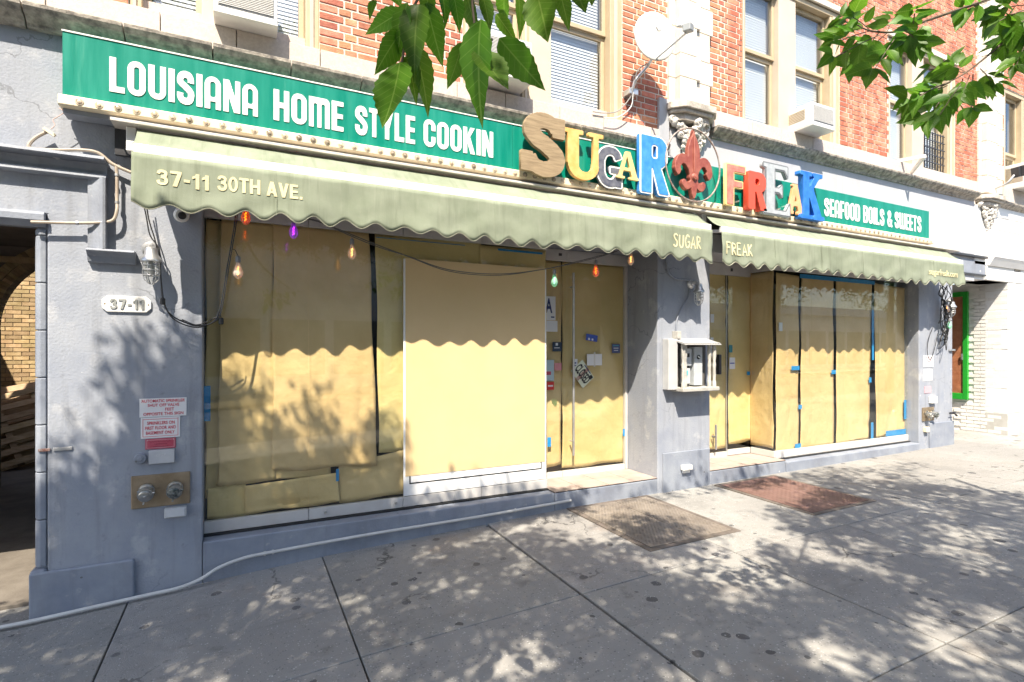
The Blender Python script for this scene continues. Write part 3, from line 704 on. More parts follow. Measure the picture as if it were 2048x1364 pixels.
MB().box(-.272, 2.866, GLY - .055, GLY + .05, ZT1 + .004, 2.80).build('header_track', FRAME, sf, bevel=.003)
for xk in (xat(650, GLY), xat(790, GLY) + .0): MB().lathe([(.0, 0), (.010, 0), (.010, .02), (.004, .03)], (xk, GLY - .022, .185), (0, -1, 0), 10).build('lock', CHROME, sf)
# return glass at the door recess and the door leaf
MB().box(2.861, 2.871, GLY + .03, DRY - .03, ZB1, ZT0).build('return_pane', GLASS, sf)
MB().box(2.845, 2.887, GLY + .026, DRY, ZB0, ZB1).build('bottom_rail', FRAME, sf)
MB().box(2.845, 2.887, GLY + .026, DRY, ZT0, ZT1).build('top_rail', FRAME, sf)
DX0, DX1 = xat(1124, DRY), P2L - .012
def door(root, x0, x1, zb=.108, zt=2.60, handle_x=None, y=DRY, pull=(.37, 2.47)):
    d = MB().box(x0 + .003, x1 - .003, y - .005, y + .005, .19, zt).build('door', GLASS, root)
    MB().box(x0 + .003, x1 - .003, y - .02, y + .02, zb + .01, .19).build('bottom_rail', FRAME, d, bevel=.003)
    if handle_x:
        hx = handle_x; m = MB(); m.tube([(hx, y - .07, pull[0]), (hx, y - .07, pull[1])], .014, 10)
        for zz in (pull[0] + .16, pull[1] - .16): m.tube([(hx, y - .07, zz), (hx, y, zz)], .009, 8)
        m.build('pull_handle', STEEL, d)
    return d
MB().box(2.89, DX0 - .004, DRY - .005, DRY + .005, .19, 2.60).build('side_pane', GLASS, sf)
MB().box(2.89, DX0 - .004, DRY - .02, DRY + .02, .118, .19).build('bottom_rail', FRAME, sf, bevel=.003)
d1 = door(sf, DX0, DX1 - .03, handle_x=xat(1147, DRY - .07))
MB().box(2.89, DX1 + .008, DRY - .025, DRY + .025, 2.605, 2.735).build('door_head', FRAME, sf, bevel=.004)
MB().box(DX0 + .05, DX1 - .04, DRY - .03, DRY - .024, 2.63, 2.71).build('door_head_panel', FRAME, sf, bevel=.002)
MB().box(DX1 - .026, DX1 + .008, DRY - .025, DRY + .025, LZ, 2.604).build('jamb', FRAME, sf, bevel=.003)
for sgn in (1,): MB().box(DX0 - .06, DX0 - .02, DRY - .032, DRY - .026, 2.66, 2.69).build('head_label', BLACKP, sf)

sr = thing('glass_shopfront', (8.0, GLY, LZ), 'frameless glass front papered over inside, right of the meter cupboard pier', 'shopfront')
RX0, RX1 = 6.41, 9.583
seR = [RX0 + .01, xat(1623, GLY), xat(1690, GLY), xat(1757, GLY), RX1]
for a, c in zip(seR[:-1], seR[1:]):
    MB().box(a + .002, c - .002, GLY - .022, GLY + .022, .118, .215).build('bottom_rail', FRAME, sr, bevel=.003)
    MB().box(a + .002, c - .002, GLY - .022, GLY + .022, ZT0 + .02, ZT1 + .03).build('top_rail', FRAME, sr, bevel=.003)
    MB().box(a + .002, c - .002, GLY - .005, GLY + .005, .215, ZT0 + .02).build('pane', GLASS, sr)
MB().box(RX0, RX1, GLY - .05, GLY + .05, .102, .116).build('sill_track', FRAMED, sr)
MB().box(RX0, RX1, GLY - .05, GLY + .05, ZT1 + .032, 2.82).build('header_track', FRAME, sr, bevel=.003)
MB().box(RX0 - .005, RX0 + .005, GLY + .0, DRY - .03, .215, ZT0 + .02).build('return_pane', GLASS, sr)
MB().box(RX0 - .02, RX0 + .008, GLY - .02, DRY - .02, .132, .215).build('bottom_rail', FRAME, sr, bevel=.003)
MB().box(RX0 - .02, RX0 + .008, GLY - .02, DRY - .02, ZT0 + .02, ZT1 + .03).build('top_rail', FRAME, sr, bevel=.003)
D2 = xat(1453, DRY)
d2 = door(sr, P2R + .03, D2, zt=2.60, handle_x=P2R + .62, pull=(.25, .58))
MB().box(D2 + .004, RX0 - .024, DRY - .005, DRY + .005, .21, 2.60).build('side_pane', GLASS, sr)
MB().box(D2 + .004, RX0 - .024, DRY - .02, DRY + .02, .135, .21).build('bottom_rail', FRAME, sr, bevel=.003)
MB().box(P2R + .004, RX0 - .02, DRY - .025, DRY + .025, 2.605, 2.765).build('door_head', FRAME, sr, bevel=.004)
MB().box(D2 - .006, D2 + .003, DRY - .008, DRY + .008, .14, 2.60).build('seal', STEEL, sr)
MB().box(D2 + .05, D2 + .09, DRY - .032, DRY - .026, 2.66, 2.70).build('head_label', BLACKP, sr)
lk = MB().box(P2R + .68, P2R + .73, DRY - .07, DRY - .006, 1.25, 1.52).build('lock_box', BLACKP, sr, bevel=.01)

# ---- kraft paper taped behind the glass, sheet by sheet
def paper(poly, Y, label, plane='y', seed=0, wrinkle=.0045, nx=34, nz=52):
    """poly: 4 corners (x,z) bottom-left, bottom-right, top-right, top-left"""
    r = random.Random(seed); ph = [r.uniform(0, 6) for _ in range(6)]; (a, b_, c, d) = [Vector((p[0], p[1], 0)) for p in poly]
    cre = []
    for _ in range(16):
        th = r.choice((0, math.pi / 2, r.uniform(0, 3.14))) + r.gauss(0, .12); q = (a + b_ + c + d) / 4 + Vector((r.uniform(-.5, .5) * abs(b_.x - a.x), r.uniform(-.5, .5) * abs(d.y - a.y), 0)); cre.append((math.cos(th), math.sin(th), q, r.uniform(.03, .10), r.uniform(-.008, .012), r.uniform(.2, .8)))
    mb = MB(); vs = []
    for j in range(nz + 1):
        for i in range(nx + 1):
            u, v = i / nx, j / nz; p = (a * (1 - u) + b_ * u) * (1 - v) + (d * (1 - u) + c * u) * v
            w = wrinkle * (math.sin(p.x * 7 + ph[0] + 1.3 * math.sin(p.y * 2.3 + ph[1])) + .6 * math.sin(p.x * 17 + p.y * 5 + ph[2]) + .5 * math.sin(p.y * 9 + 3 * math.sin(p.x * 3 + ph[3])) + .25 * math.sin(p.x * 41 + p.y * 19 + ph[4])) / 2
            w += .006 * max(0, 1 - v * 9) * math.sin(u * 5 + ph[5]) ** 2            # loose lower edge
            for cx_, cy_, q, wd, am, ln in cre:
                e0 = p - q; dd = abs(e0.x * cx_ + e0.y * cy_); al = abs(-e0.x * cy_ + e0.y * cx_)
                if dd < wd and al < ln: w += am * (1 - dd / wd) * (1 - al / ln)
            ex = .006 * math.sin(p.y * 6 + ph[2]) * (1 if i in (0, nx) else 0)
            ez = .008 * math.sin(p.x * 11 + ph[1]) * (1 if j == 0 else 0)
            if plane == 'y': vs.append((p.x + ex, Y + abs(w) + w * .3, p.y + ez))
            else: vs.append((Y + abs(w) + w * .3, p.x + ex, p.y + ez))
    n = nx + 1
    mb.add(vs, [(j * n + i, j * n + i + 1, (j + 1) * n + i + 1, (j + 1) * n + i) for j in range(nz) for i in range(nx)]); mb.smooth = True
    o = mb.build('paper_sheet', PAPER); s = o.modifiers.new('thickness', 'SOLIDIFY'); s.thickness = .0012
    return tag(o, label, 'paper', 'brown paper taped inside the shop windows')
def sheet_px(uvs, Y, label, **k): return paper([(at(u, v, Y).x, at(u, v, Y).z) for u, v in uvs], Y, label, **k)
PY = GLY + .035
sheet_px([(436, 972), (549, 962), (547, 446), (441, 438)], PY + .015, 'tall brown paper sheet nearest the grey pier with the house number', seed=1)
sheet_px([(545, 943), (755, 930), (738, 466), (546, 446)], PY, 'widest brown paper sheet in the left window, ragged lower edge', seed=2)
sheet_px([(411, 1000), (446, 996), (446, 442), (412, 438)], PY + .07, 'dim brown paper strip set back in the corner behind the number pier', seed=19, nx=6)
sheet_px([(758, 906), (962, 882), (962, 478), (751, 468)], PY + .012, 'brown paper sheet partly behind the left edge of the pale poster', seed=3)
sheet_px([(960, 980), (1092, 962), (1092, 500), (960, 490)], PY + .004, 'brown paper sheet hidden mostly by the right half of the pale poster', seed=4)
sheet_px([(430, 974), (660, 950), (660, 925), (436, 938)], PY + .03, 'narrow brown paper strip showing below the two tall sheets', seed=5, nz=6)
sheet_px([(492, 1030), (682, 1004), (676, 945), (490, 972)], PY + .006, 'low brown paper patch with a torn curved left edge', seed=6, nz=8)
sheet_px([(680, 1006), (808, 988), (806, 900), (676, 932)], PY + .018, 'low brown paper patch left of the white poster foot', seed=7, nz=8)
sheet_px([(413, 1040), (496, 1032), (492, 965), (415, 978)], PY + .028, 'small brown paper patch in the bottom corner beside the pier', seed=8, nz=8)
DPY = DRY + .03
sheet_px([(1085, 936), (1122, 930), (1123, 524), (1080, 520)], DPY, 'narrow brown paper strip behind the notices beside the door', seed=9, wrinkle=.004, nx=8)
sheet_px([(1125, 938), (1248, 922), (1249, 533), (1124, 524)], DPY, 'brown paper covering the glass door with the tilted plate', seed=10, wrinkle=.004)
paper([(DRY - .01, .26), (GLY + .04, .26), (GLY + .04, 2.62), (DRY - .01, 2.62)], 2.83, 'brown paper inside the side glass of the left recess', 'x', seed=11, wrinkle=.003)
sheet_px([(1552, 908), (1597, 902), (1598, 552), (1552, 545)], PY, 'first narrow brown paper strip of the right window, by its glass corner', seed=12, wrinkle=.006, nx=18)
sheet_px([(1601, 900), (1668, 890), (1667, 558), (1603, 548)], PY + .004, 'second brown paper strip of the right window, blue tape at its left edge', seed=13, wrinkle=.006, nx=18)
sheet_px([(1673, 890), (1738, 878), (1744, 564), (1672, 554)], PY, 'third brown paper strip of the right window, left of the dark wedge', seed=14, wrinkle=.006, nx=18)
sheet_px([(1753, 876), (1811, 868), (1812, 577), (1748, 566)], PY + .004, 'last brown paper strip of the right window, by the end pier', seed=15, wrinkle=.006, nx=18)
sheet_px([(1418, 900), (1452, 894), (1451, 540), (1416, 535)], DPY, 'brown paper behind the right shop door leaf', seed=16, wrinkle=.005, nx=18)
sheet_px([(1457, 890), (1503, 880), (1505, 540), (1456, 535)], DPY, 'brown paper behind the fixed pane beside the right shop door', seed=17, wrinkle=.005, nx=18)
paper([(GLY + .04, .24), (DRY + .03, .24), (DRY + .03, 2.66), (GLY + .04, 2.66)], RX0 + .03, 'brown paper inside the side glass of the right recess', 'x', seed=18, wrinkle=.006)
# blue masking tape
def tape(u0, v0, u1, v1, label, Y=GLY - .0075 + .02, rot=0):
    a, c = at(u0, v0, Y), at(u1, v1, Y); b = MB().box(min(a.x, c.x), max(a.x, c.x), Y, Y + .001, min(a.z, c.z), max(a.z, c.z))
    return tag(b.build('tape_strip', BLUET), label, 'tape', 'blue masking tape on the glass')
for u0, v0, u1, v1, lab in ((408, 772, 421, 842, 'blue tape hanging at the edge of the number pier'), (752, 475, 930, 490, 'long blue tape along the top of the left window'), (996, 497, 1085, 509, 'blue tape above the right half of the pale poster'),
        (672, 938, 678, 962, 'tiny blue tape on the low patch beneath the widest sheet'), (1583, 732, 1599, 740, 'blue tape tab bridging first and second right strips'), (1663, 740, 1672, 748, 'blue tape tab bridging second and third right strips'),
        (1597, 810, 1604, 818, 'small blue tape tab low on the first right strip'), (1744, 620, 1748, 720, 'upright blue tape beside the dark wedge'), (1738, 755, 1743, 765, 'tiny blue tape tab at the head of the dark wedge'),
        (1742, 845, 1747, 892, 'blue tape at the foot of the dark wedge'), (1808, 800, 1813, 838, 'upright blue tape at the end pier'), (1772, 862, 1812, 868, 'ragged blue tape along the foot of the last strip'), (1590, 888, 1602, 895, 'blue tape tab at the sill of the right window'), (1600, 556, 1750, 562, 'long blue tape along the top of the right window')):
    tape(u0, v0, u1, v1, lab)
tape(1095, 875, 1102, 893, 'pale blue tape low on the narrow side pane', DRY - .008); tape(1494, 743, 1500, 750, 'blue tape in the corner of the right recess', DRY - .008); tape(1246, 858, 1250, 872, 'blue tape crumpled at the door jamb', DRY - .008)

# ---- poster board standing against the left window
pb = thing('window_poster', (2.05, GLY, .25), 'large white poster board with an added pale yellow blank in the left window', 'poster')
a, c = at(806, 990, GLY - .01), at(1092, 975, GLY - .01)
YP = GLY - .017
x0, x1 = at(807, 0, YP).x, 2.852; zb, zt = .236, 2.43
MB().box(x0, x1, YP - .0, YP + .006, zb, zt).build('board', flat('poster_white', (.80, .80, .79), .45), pb)
bd = MB(); e = .055; t = .012
bd.box(x0 + e, x1 - e, YP - .0012, YP, zb + e + .05, zb + e + .05 + t); bd.box(x0 + e, x0 + e + t, YP - .0012, YP, zb + e + .05 + t, zt - e); bd.box(x1 - e - t, x1 - e, YP - .0012, YP, zb + e + .05 + t, zt - e)
bd.build('border_line', BLK, pb)
p0, p1 = at(811, 952, YP - .003), at(1090, 515, YP - .003)
MB().box(p0.x, p1.x, YP - .004, YP - .002, at(811, 953, YP).z, 2.435).build('added_yellow_blank', POSTY, pb)  # added blank, stands in for an overlay hiding the real poster

# ---- notices and stickers on the door glass
def card(name, u0, v0, u1, v1, label, m, Y=DRY - .008, rot=0, cat='notice', kids=()):
    a, c = at(u0, v0, Y), at(u1, v1, Y); x0, x1, z0, z1 = a.x, c.x, at(u0, v1, Y).z, a.z
    cx, cz = (x0 + x1) / 2, (z0 + z1) / 2
    e = thing(name, (cx, Y, cz), label, cat)
    MB().box(x0, x1, Y, Y + .0015, z0, z1).build('sheet', m, e)
    for kd in kids:
        if kd[0] == 't': text('lettering', kd[1], x0 + (x1 - x0) * kd[2], x0 + (x1 - x0) * kd[3], z0 + (z1 - z0) * kd[4], z0 + (z1 - z0) * kd[5], Y - .0004, kd[6], e, ext=.0003, bold=kd[7] if len(kd) > 7 else .01)
        else: MB().box(x0 + (x1 - x0) * kd[1], x0 + (x1 - x0) * kd[2], Y - .0008, Y - .0003, z0 + (z1 - z0) * kd[3], z0 + (z1 - z0) * kd[4]).build('print', kd[5], e)
    e.rotation_euler = (0, rot, 0)
    return e
PWH = flat('notice_white', (.72, .73, .74)); NAVY = flat('navy_print', (.02, .04, .16)); CYAN = flat('cyan_print', (.10, .42, .48)); DNAV = flat('dark_card', (.02, .04, .07)); BLUS = flat('blue_sticker', (.04, .09, .42))
card('grade_card', 1088, 592, 1111, 640, 'white card with large blue letter A on the narrow side pane', PWH, kids=[('t', 'A', .12, .72, .30, .92, NAVY, .03), ('b', .6, .9, .1, .16, NAVY)])
card('notice', 1090, 641, 1115, 663, 'plain white notice under the letter A card', PWH)
card('sticker', 1105, 684, 1123, 703, 'dark square sticker above the pale blue notice', DNAV, kids=[('b', .35, .6, .62, .9, PWH), ('b', .2, .8, .35, .42, PWH)], cat='sticker')
card('notice', 1088, 720, 1108, 762, 'pale blue notice low on the narrow side pane', flat('pale_blue', (.42, .55, .60)), kids=[('b', .2, .7, .28, .45, PINK)])
card('sticker', 1109, 726, 1123, 741, 'small pink sticker beside the pale blue notice', flat('pink_sticker', (.62, .26, .28)), cat='sticker')
card('sticker', 1094, 764, 1108, 780, 'red sticker under the pale blue notice', flat('red_sticker', (.6, .04, .03)), cat='sticker', kids=[('b', .15, .85, .4, .6, PWH)])
card('sticker', 1172, 669, 1195, 682, 'tilted dark blue sticker high on the door', BLUS, rot=R(8), cat='sticker', kids=[('b', .2, .35, .1, .4, PWH), ('b', .5, .65, .1, .4, PWH)])
card('sticker', 1224, 688, 1240, 706, 'square blue grey sticker at the hinge side of the door', flat('blue_grey', (.08, .11, .25)), cat='sticker', kids=[('b', .15, .85, .78, .85, CYAN), ('b', .2, .8, .5, .58, PWH), ('b', .25, .75, .25, .32, PWH)])
card('notice', 1174, 708, 1204, 731, 'small white notice taped to the middle of the door', PWH, kids=[('b', .45, .55, -.12, 1.15, flat('clear_tape', (.62, .62, .58)))])
pl = card('closed_plate', 1146, 731, 1184, 766, 'tilted number plate style closed sign on the door', flat('plate_green_white', (.62, .66, .52)), rot=R(52), cat='sign', kids=[('b', .42, .58, .0, 1., mat('plate_band', (.30, .12, .10), (.5, .4, .33), 30)), ('t', 'CLOSED', .06, .94, .22, .82, BLK, .035), ('b', .25, .75, .9, .96, NAVY), ('b', .8, .97, .72, .95, BLK)])
card('notice', 1146, 718, 1155, 748, 'narrow pale card with small print behind the tilted plate', PWH, Y=DRY - .0065, kids=[('b', .3, .7, .15 + .18 * k, .24 + .18 * k, NAVY) for k in range(4)])
card('sticker', 1458, 690, 1465, 705, 'round teal sticker on the pane beside the right door', flat('teal_sticker', (.04, .22, .25)), cat='sticker')
card('notice', 1459, 715, 1470, 738, 'small white and blue card on the pane beside the right door', PWH, kids=[('b', .1, .9, .45, .55, BLUS)])
card('notice', 1421, 675, 1427, 712, 'white paper taped at the hinge of the right door', PWH)
card('notice', 1421, 628, 1428, 645, 'small pale card near the hinge of the right door', PWH)
card('notice', 1558, 645, 1565, 662, 'small white card on the first strip of the right window', PWH, Y=GLY + .012)

# ================================================================== SIGN BOARD
SY = -.15
sg = thing('green_sign', (4.3, SY, 3.3), 'long green fascia sign with white lettering above a strip of bulbs', 'sign')
SX0, SX1 = -1.081, 9.562
for k, (a, c) in enumerate(((SX0, 2.30), (2.303, 4.40), (4.403, 6.80), (6.803, SX1))):
    MB().box(a, c, SY, -.021 if a > 4.4 else 0.018, 3.300, 3.735).build('panel', SIGNG, sg)
MB().box(SX0 - .004, 4.40, SY - .006, SY + .02, 3.7352, 3.7452).build('top_trim', METW, sg)
strip = MB().extrude_x([(-.05, 3.299), (-.182, 3.299), (-.192, 3.290), (-.192, 3.232), (-.18, 3.222), (-.05, 3.222)], SX0 - .015, SX1 + .05).build('bulb_strip', CREAM, sg, bevel=.003)
bulb = MB().lathe([(.024, 0), (.024, .004), (.018, .006), (.015, .003), (.012, .010), (.004, .013)], (0, 0, 0), (0, -1, 0), 10).mesh('bulb', mat('grubby_bulb', (.40, .31, .21), (.62, .54, .43), 60, .25, rand=.4))
x = -.981
while x < SX1: link('bulb', bulb, strip, (x, -.1915, 3.262)); x += .1062
MB().box(SX0, SX1, -.14, -.02, 3.19, 3.221).build('sign_underside', GREYD, sg)
# condensed block capitals
def G(ch):
    w = .56; s = .195; P = lambda *a: [('+', a_) for a_ in a]; Mn = lambda *a: [('-', a_) for a_ in a]
    if ch == 'L': return P(rect(0, 0, s, 1), rect(0, 0, .46, .17)), .46
    if ch == 'O': return P(rr(0, 0, w, 1, .26)) + Mn(rr(s, .17, w - s, .83, .06)), w
    if ch == 'Q': return G('O')
    if ch == 'U': return P(rr(0, 0, w, 1.4, .26)) + Mn(rr(s, .17, w - s, 1.5, .06), rect(-1, 1, 2, 2)), w
    if ch == 'I': return P(rect(0, 0, s, 1)), s
    if ch == 'S': return P(*strokes([(.45, .66), (.45, .76), (.40, .87), (.28, .905), (.16, .87), (.105, .76), (.12, .65), (.28, .53), (.44, .39), (.455, .25), (.40, .13), (.28, .095), (.16, .13), (.105, .24), (.105, .34)], .205)), w
    if ch == 'A': return P(rr(0, -.6, w, 1, .275)) + Mn(rr(s - .01, .37, w - s + .01, .84, .07), rect(s - .01, -1, w - s + .01, .23), rect(-1, -1, 2, 0)), w
    if ch == 'N': return P(rect(0, 0, .19, 1), rect(w - .15, 0, w + .03, 1), [(0, 1), (.21, 1), (w + .03, 0), (w - .19, 0)]), w + .03
    if ch == 'H': return P(rect(0, 0, s, 1), rect(w - s, 0, w, 1), rect(0, .42, w, .60)), w
    if ch == 'M': return P(rr(0, -.6, .78, 1, .16), rect(0, 0, .2, 1)) + Mn(rr(.18, -1, .31, .80, .06), rr(.47, -1, .60, .80, .06), rect(-1, -1, 2, 0)), .78
    if ch == 'W': return P(rr(0, 0, .78, 1.6, .16)) + Mn(rr(.17, .2, .315, 2, .06), rr(.465, .2, .61, 2, .06), rect(-1, 1, 2, 2)), .78
    if ch == 'E': return P(rect(0, 0, s, 1), rect(0, 0, .46, .16), rect(0, .84, .46, 1), rect(0, .42, .43, .58)), .46
    if ch == 'F': return P(rect(0, 0, s, 1), rect(0, .84, .46, 1), rect(0, .40, .43, .56)), .46
    if ch == 'T': return P(rect(.14, 0, .14 + s, 1), rect(0, .84, .5, 1)), .5
    if ch == 'Y': return P(rect(.17, 0, .17 + s, .5), [(0, 1), (.21, 1), (.385, .42), (.17, .42)], [(.555, 1), (.345, 1), (.17, .42), (.385, .42)]), .555
    if ch == 'C': return G('O')[0] + Mn(rect(.3, .39, .8, .60)), w
    if ch == 'K': return P(rect(0, 0, s, 1), [(s, .42), (s, .66), (.36, 1), (.58, 1)], [(.17, .52), (.32, .70), (.60, 0), (.37, 0)]), .6
    if ch == 'D': return P(rr(-.3, 0, w, 1, .24)) + Mn(rect(-1, -1, 0, 2), rr(s, .16, w - s + .01, .84, .05)), w
    if ch == 'B': return P(rr(-.3, .46, w - .02, 1, .2), rr(-.3, 0, w, .54, .2)) + Mn(rect(-1, -1, 0, 2), rr(s, .61, w - s, .85, .04), rr(s, .15, w - s, .41, .04)), w
    if ch == '&': return P(*strokes([(.60, .02), (.40, .30), (.20, .60), (.13, .76), (.20, .89), (.30, .91), (.39, .84), (.40, .74), (.30, .60), (.14, .42), (.10, .26), (.18, .11), (.30, .09), (.44, .18), (.52, .34), (.56, .46)], .17)), .64
    return [], .3
def GB(ch):
    P = lambda *a: [('+', a_) for a_ in a]; Mn = lambda *a: [('-', a_) for a_ in a]
    if ch == '1': return P(rect(.20, 0, .40, 1), [(.40, 1), (.26, 1), (.20, .90), (.02, .80), (.02, .64), (.22, .74)]), .42
    if ch == '7': return P(rect(0, .82, .60, 1), [(.38, .84), (.60, .84), (.36, 0), (.13, 0)]), .60
    if ch == '3': return P(*strokes([(.08, .72), (.13, .87), (.29, .915), (.44, .86), (.47, .72), (.40, .58), (.22, .53)], .175), *strokes([(.22, .53), (.43, .48), (.50, .30), (.44, .14), (.28, .085), (.12, .14), (.07, .30)], .175)), .6
    if ch == '0': return P(ell(.30, .5, .30, .5)) + Mn(ell(.30, .5, .12, .34)), .6
    if ch == '-': return P(rect(.02, .36, .34, .53)), .36
    if ch == '.': return P(rect(.03, 0, .21, .19)), .24
    if ch == 'T': return P(rect(.2, 0, .41, 1), rect(0, .83, .61, 1)), .61
    if ch == 'H': return P(rect(0, 0, .20, 1), rect(.48, 0, .68, 1), rect(0, .42, .68, .60)), .68
    if ch == 'A': return P([(.25, 1), (.47, 1), (.72, 0), (.51, 0)], [(.25, 1), (.47, 1), (.21, 0), (0, 0)], rect(.16, .2, .56, .36)), .72
    if ch == 'V': return P([(.25, 0), (.45, 0), (.70, 1), (.49, 1)], [(.25, 0), (.45, 0), (.21, 1), (0, 1)]), .70
    if ch == 'E': return P(rect(0, 0, .20, 1), rect(0, 0, .58, .17), rect(0, .83, .56, 1), rect(0, .42, .53, .58)), .58
    return [], .25
GC = {}
def glyph(ch, fn=None):
    if fn:
        k = ('b', ch)
        if k not in GC: ops, w = fn(ch); GC[k] = (contours(blur(raster(ops, -.05, -.05, w + .1, 1.05, 90), 1), -.05, -.05, 90) if ops else [], w)
        return GC[k]
    if ch not in GC:
        ops, w = G(ch); A = blur(raster(ops, -.05, -.05, w + .1, 1.05, 90), 1); GC[ch] = (contours(A, -.05, -.05, 90), w)
    return GC[ch]
def word(s, x0, x1, z0, z1, Y, parent, m, fn=None, gap=.075, ext=.0015):
    tot = sum(glyph(c, fn)[1] for c in s) + gap * (len(s) - 1); sx = (x1 - x0) / tot; x = x0; off = origin(parent)
    for c in s:
        lp, w = glyph(c, fn)
        if lp: me = outline_mesh('letter', lp, ext); upright(me, sx, z1 - z0, x, Y, z0, ext, off); put('letter', me, m, parent)
        x += (w + gap) * sx
for s, u0, u1 in (('LOUISIANA', 219, 516), ('HOME', 547, 687), ('STYLE', 710, 830), ('COOKIN', 847, 986), ('SEAFOOD', 1648, 1719.5), ('BOILS', 1726, 1768), ('&', 1774, 1784), ('SWEETS', 1789, 1842)):
    word(s, xat(u0, SY), xat(u1, SY), 3.384, 3.625, SY - .002, sg, SIGNW)

# ================================================================== SEPARATE SHOP LETTERS
def shape_mesh(name, ops, w, h, ext, grow=0., res=70, bev=.004, smooth_=2, scale=(1, 1)):
    A = raster(ops, -.25, -.25, w + .25, h + .25, res); B = blur(A, smooth_); lvl = .5
    if grow:
        k = max(1, int(abs(grow) * res)); Bm = A > .5
        for _ in range(k):
            P = np.pad(Bm, 1, constant_values=(grow < 0) and False)
            if grow > 0: Bm = P[:-2, 1:-1] | P[2:, 1:-1] | P[1:-1, :-2] | P[1:-1, 2:] | Bm
            else: Bm = P[:-2, 1:-1] & P[2:, 1:-1] & P[1:-1, :-2] & P[1:-1, 2:] & Bm
        B = blur(Bm.astype(float), 3)
    return outline_mesh(name, contours(B, -.25, -.25, res, lvl), ext, bev)
def Pp(*a): return [('+', q) for q in a]
def Mm(*a): return [('-', q) for q in a]
SERIF = .10
def L_S():   # slab-ended heavy S in a 1 x 1.35 box
    return Pp(*strokes([(.80, .98), (.74, 1.12), (.52, 1.20), (.30, 1.12), (.24, .95), (.34, .80), (.56, .67), (.77, .50), (.80, .33), (.70, .19), (.48, .14), (.28, .22), (.18, .38)], lambda t: .30 + .06 * math.sin(math.pi * t)), rect(.70, .86, .98, 1.30), rect(.0, .05, .26, .48)), 1.0, 1.35
def L_U():
    return Pp(rect(.12, .42, .40, 1.3), rect(.78, .42, .92, 1.3), rect(0, 1.2, .52, 1.32), rect(.66, 1.2, 1.04, 1.32), *strokes([(.26, .50), (.27, .32), (.36, .16), (.54, .10), (.72, .16), (.83, .32), (.85, .50)], lambda t: .29 - .15 * t)), 1.04, 1.33
def L_G():
    return Pp(*strokes([(.80, .95), (.70, 1.14), (.50, 1.20), (.30, 1.12), (.17, .88), (.15, .65), (.18, .40), (.30, .18), (.50, .11), (.68, .18), (.78, .34)], .26), rect(.50, .46, .92, .66), rect(.70, .02, .92, .66)), .95, 1.3
def L_A(thin=False):
    return Pp([(.40, 1.2), (.58, 1.2), (.90, .08), (.66, .08)], [(.40, 1.2), (.50, 1.2), (.22, .08), (.10, .08)], rect(.26, .36, .70, .48), rect(0, 0, .34, .10), rect(.55, 0, 1.0, .10)), 1., 1.2
def L_R():
    return Pp(rect(0, 0, .34, 1.6), rr(.0, .72, .82, 1.6, .30), [(.34, .76), (.62, .76), (.90, 0), (.56, 0)], rect(0, .72, .3, 1.6)) + Mm(rr(.34, .98, .52, 1.36, .08)), .90, 1.6
def L_F():
    return Pp(rect(0, 0, .36, 1.5), rect(0, 1.2, .86, 1.5), rect(0, .66, .74, .93)), .88, 1.5
def L_R2():
    return Pp(rr(.02, 0, .32, 1.4, .06), rr(.02, .66, .80, 1.4, .30), [(.34, .72), (.60, .72), (.86, .0), (.56, .0)]) + Mm(rr(.32, .90, .50, 1.16, .08)), .86, 1.4
def L_E():
    return Pp(rect(.10, 0, .42, 1.6), rect(0, 1.46, .90, 1.6), rect(0, 0, .98, .14), [(.98, 0), (.98, .42), (.84, .14)], [(.90, 1.6), (.90, 1.22), (.78, 1.46)], rect(.42, .72, .66, .86), [(.70, .58), (.70, 1.0), (.58, .86), (.58, .72)]), .98, 1.6
def L_A2():
    return Pp([(.38, 1.1), (.62, 1.1), (.98, .08), (.70, .08)], [(.38, 1.1), (.62, 1.1), (.30, .08), (.04, .08)], rect(.26, .30, .74, .46), rect(0, 0, .36, .12), rect(.62, 0, 1.0, .12), rect(.30, 1.0, .64, 1.1)), 1., 1.1
def L_K():
    return Pp(rect(.14, 0, .40, 1.7), rect(0, 1.56, .52, 1.7), rect(0, 0, .54, .14), [(.34, .72), (.34, 1.0), (.66, 1.6), (.90, 1.6)], [(.34, .98), (.56, 1.18), (.98, .08), (.66, .08)], rect(.58, 1.56, 1.0, 1.7), rect(.58, 0, 1.08, .14)), 1.08, 1.7
LY = -.245
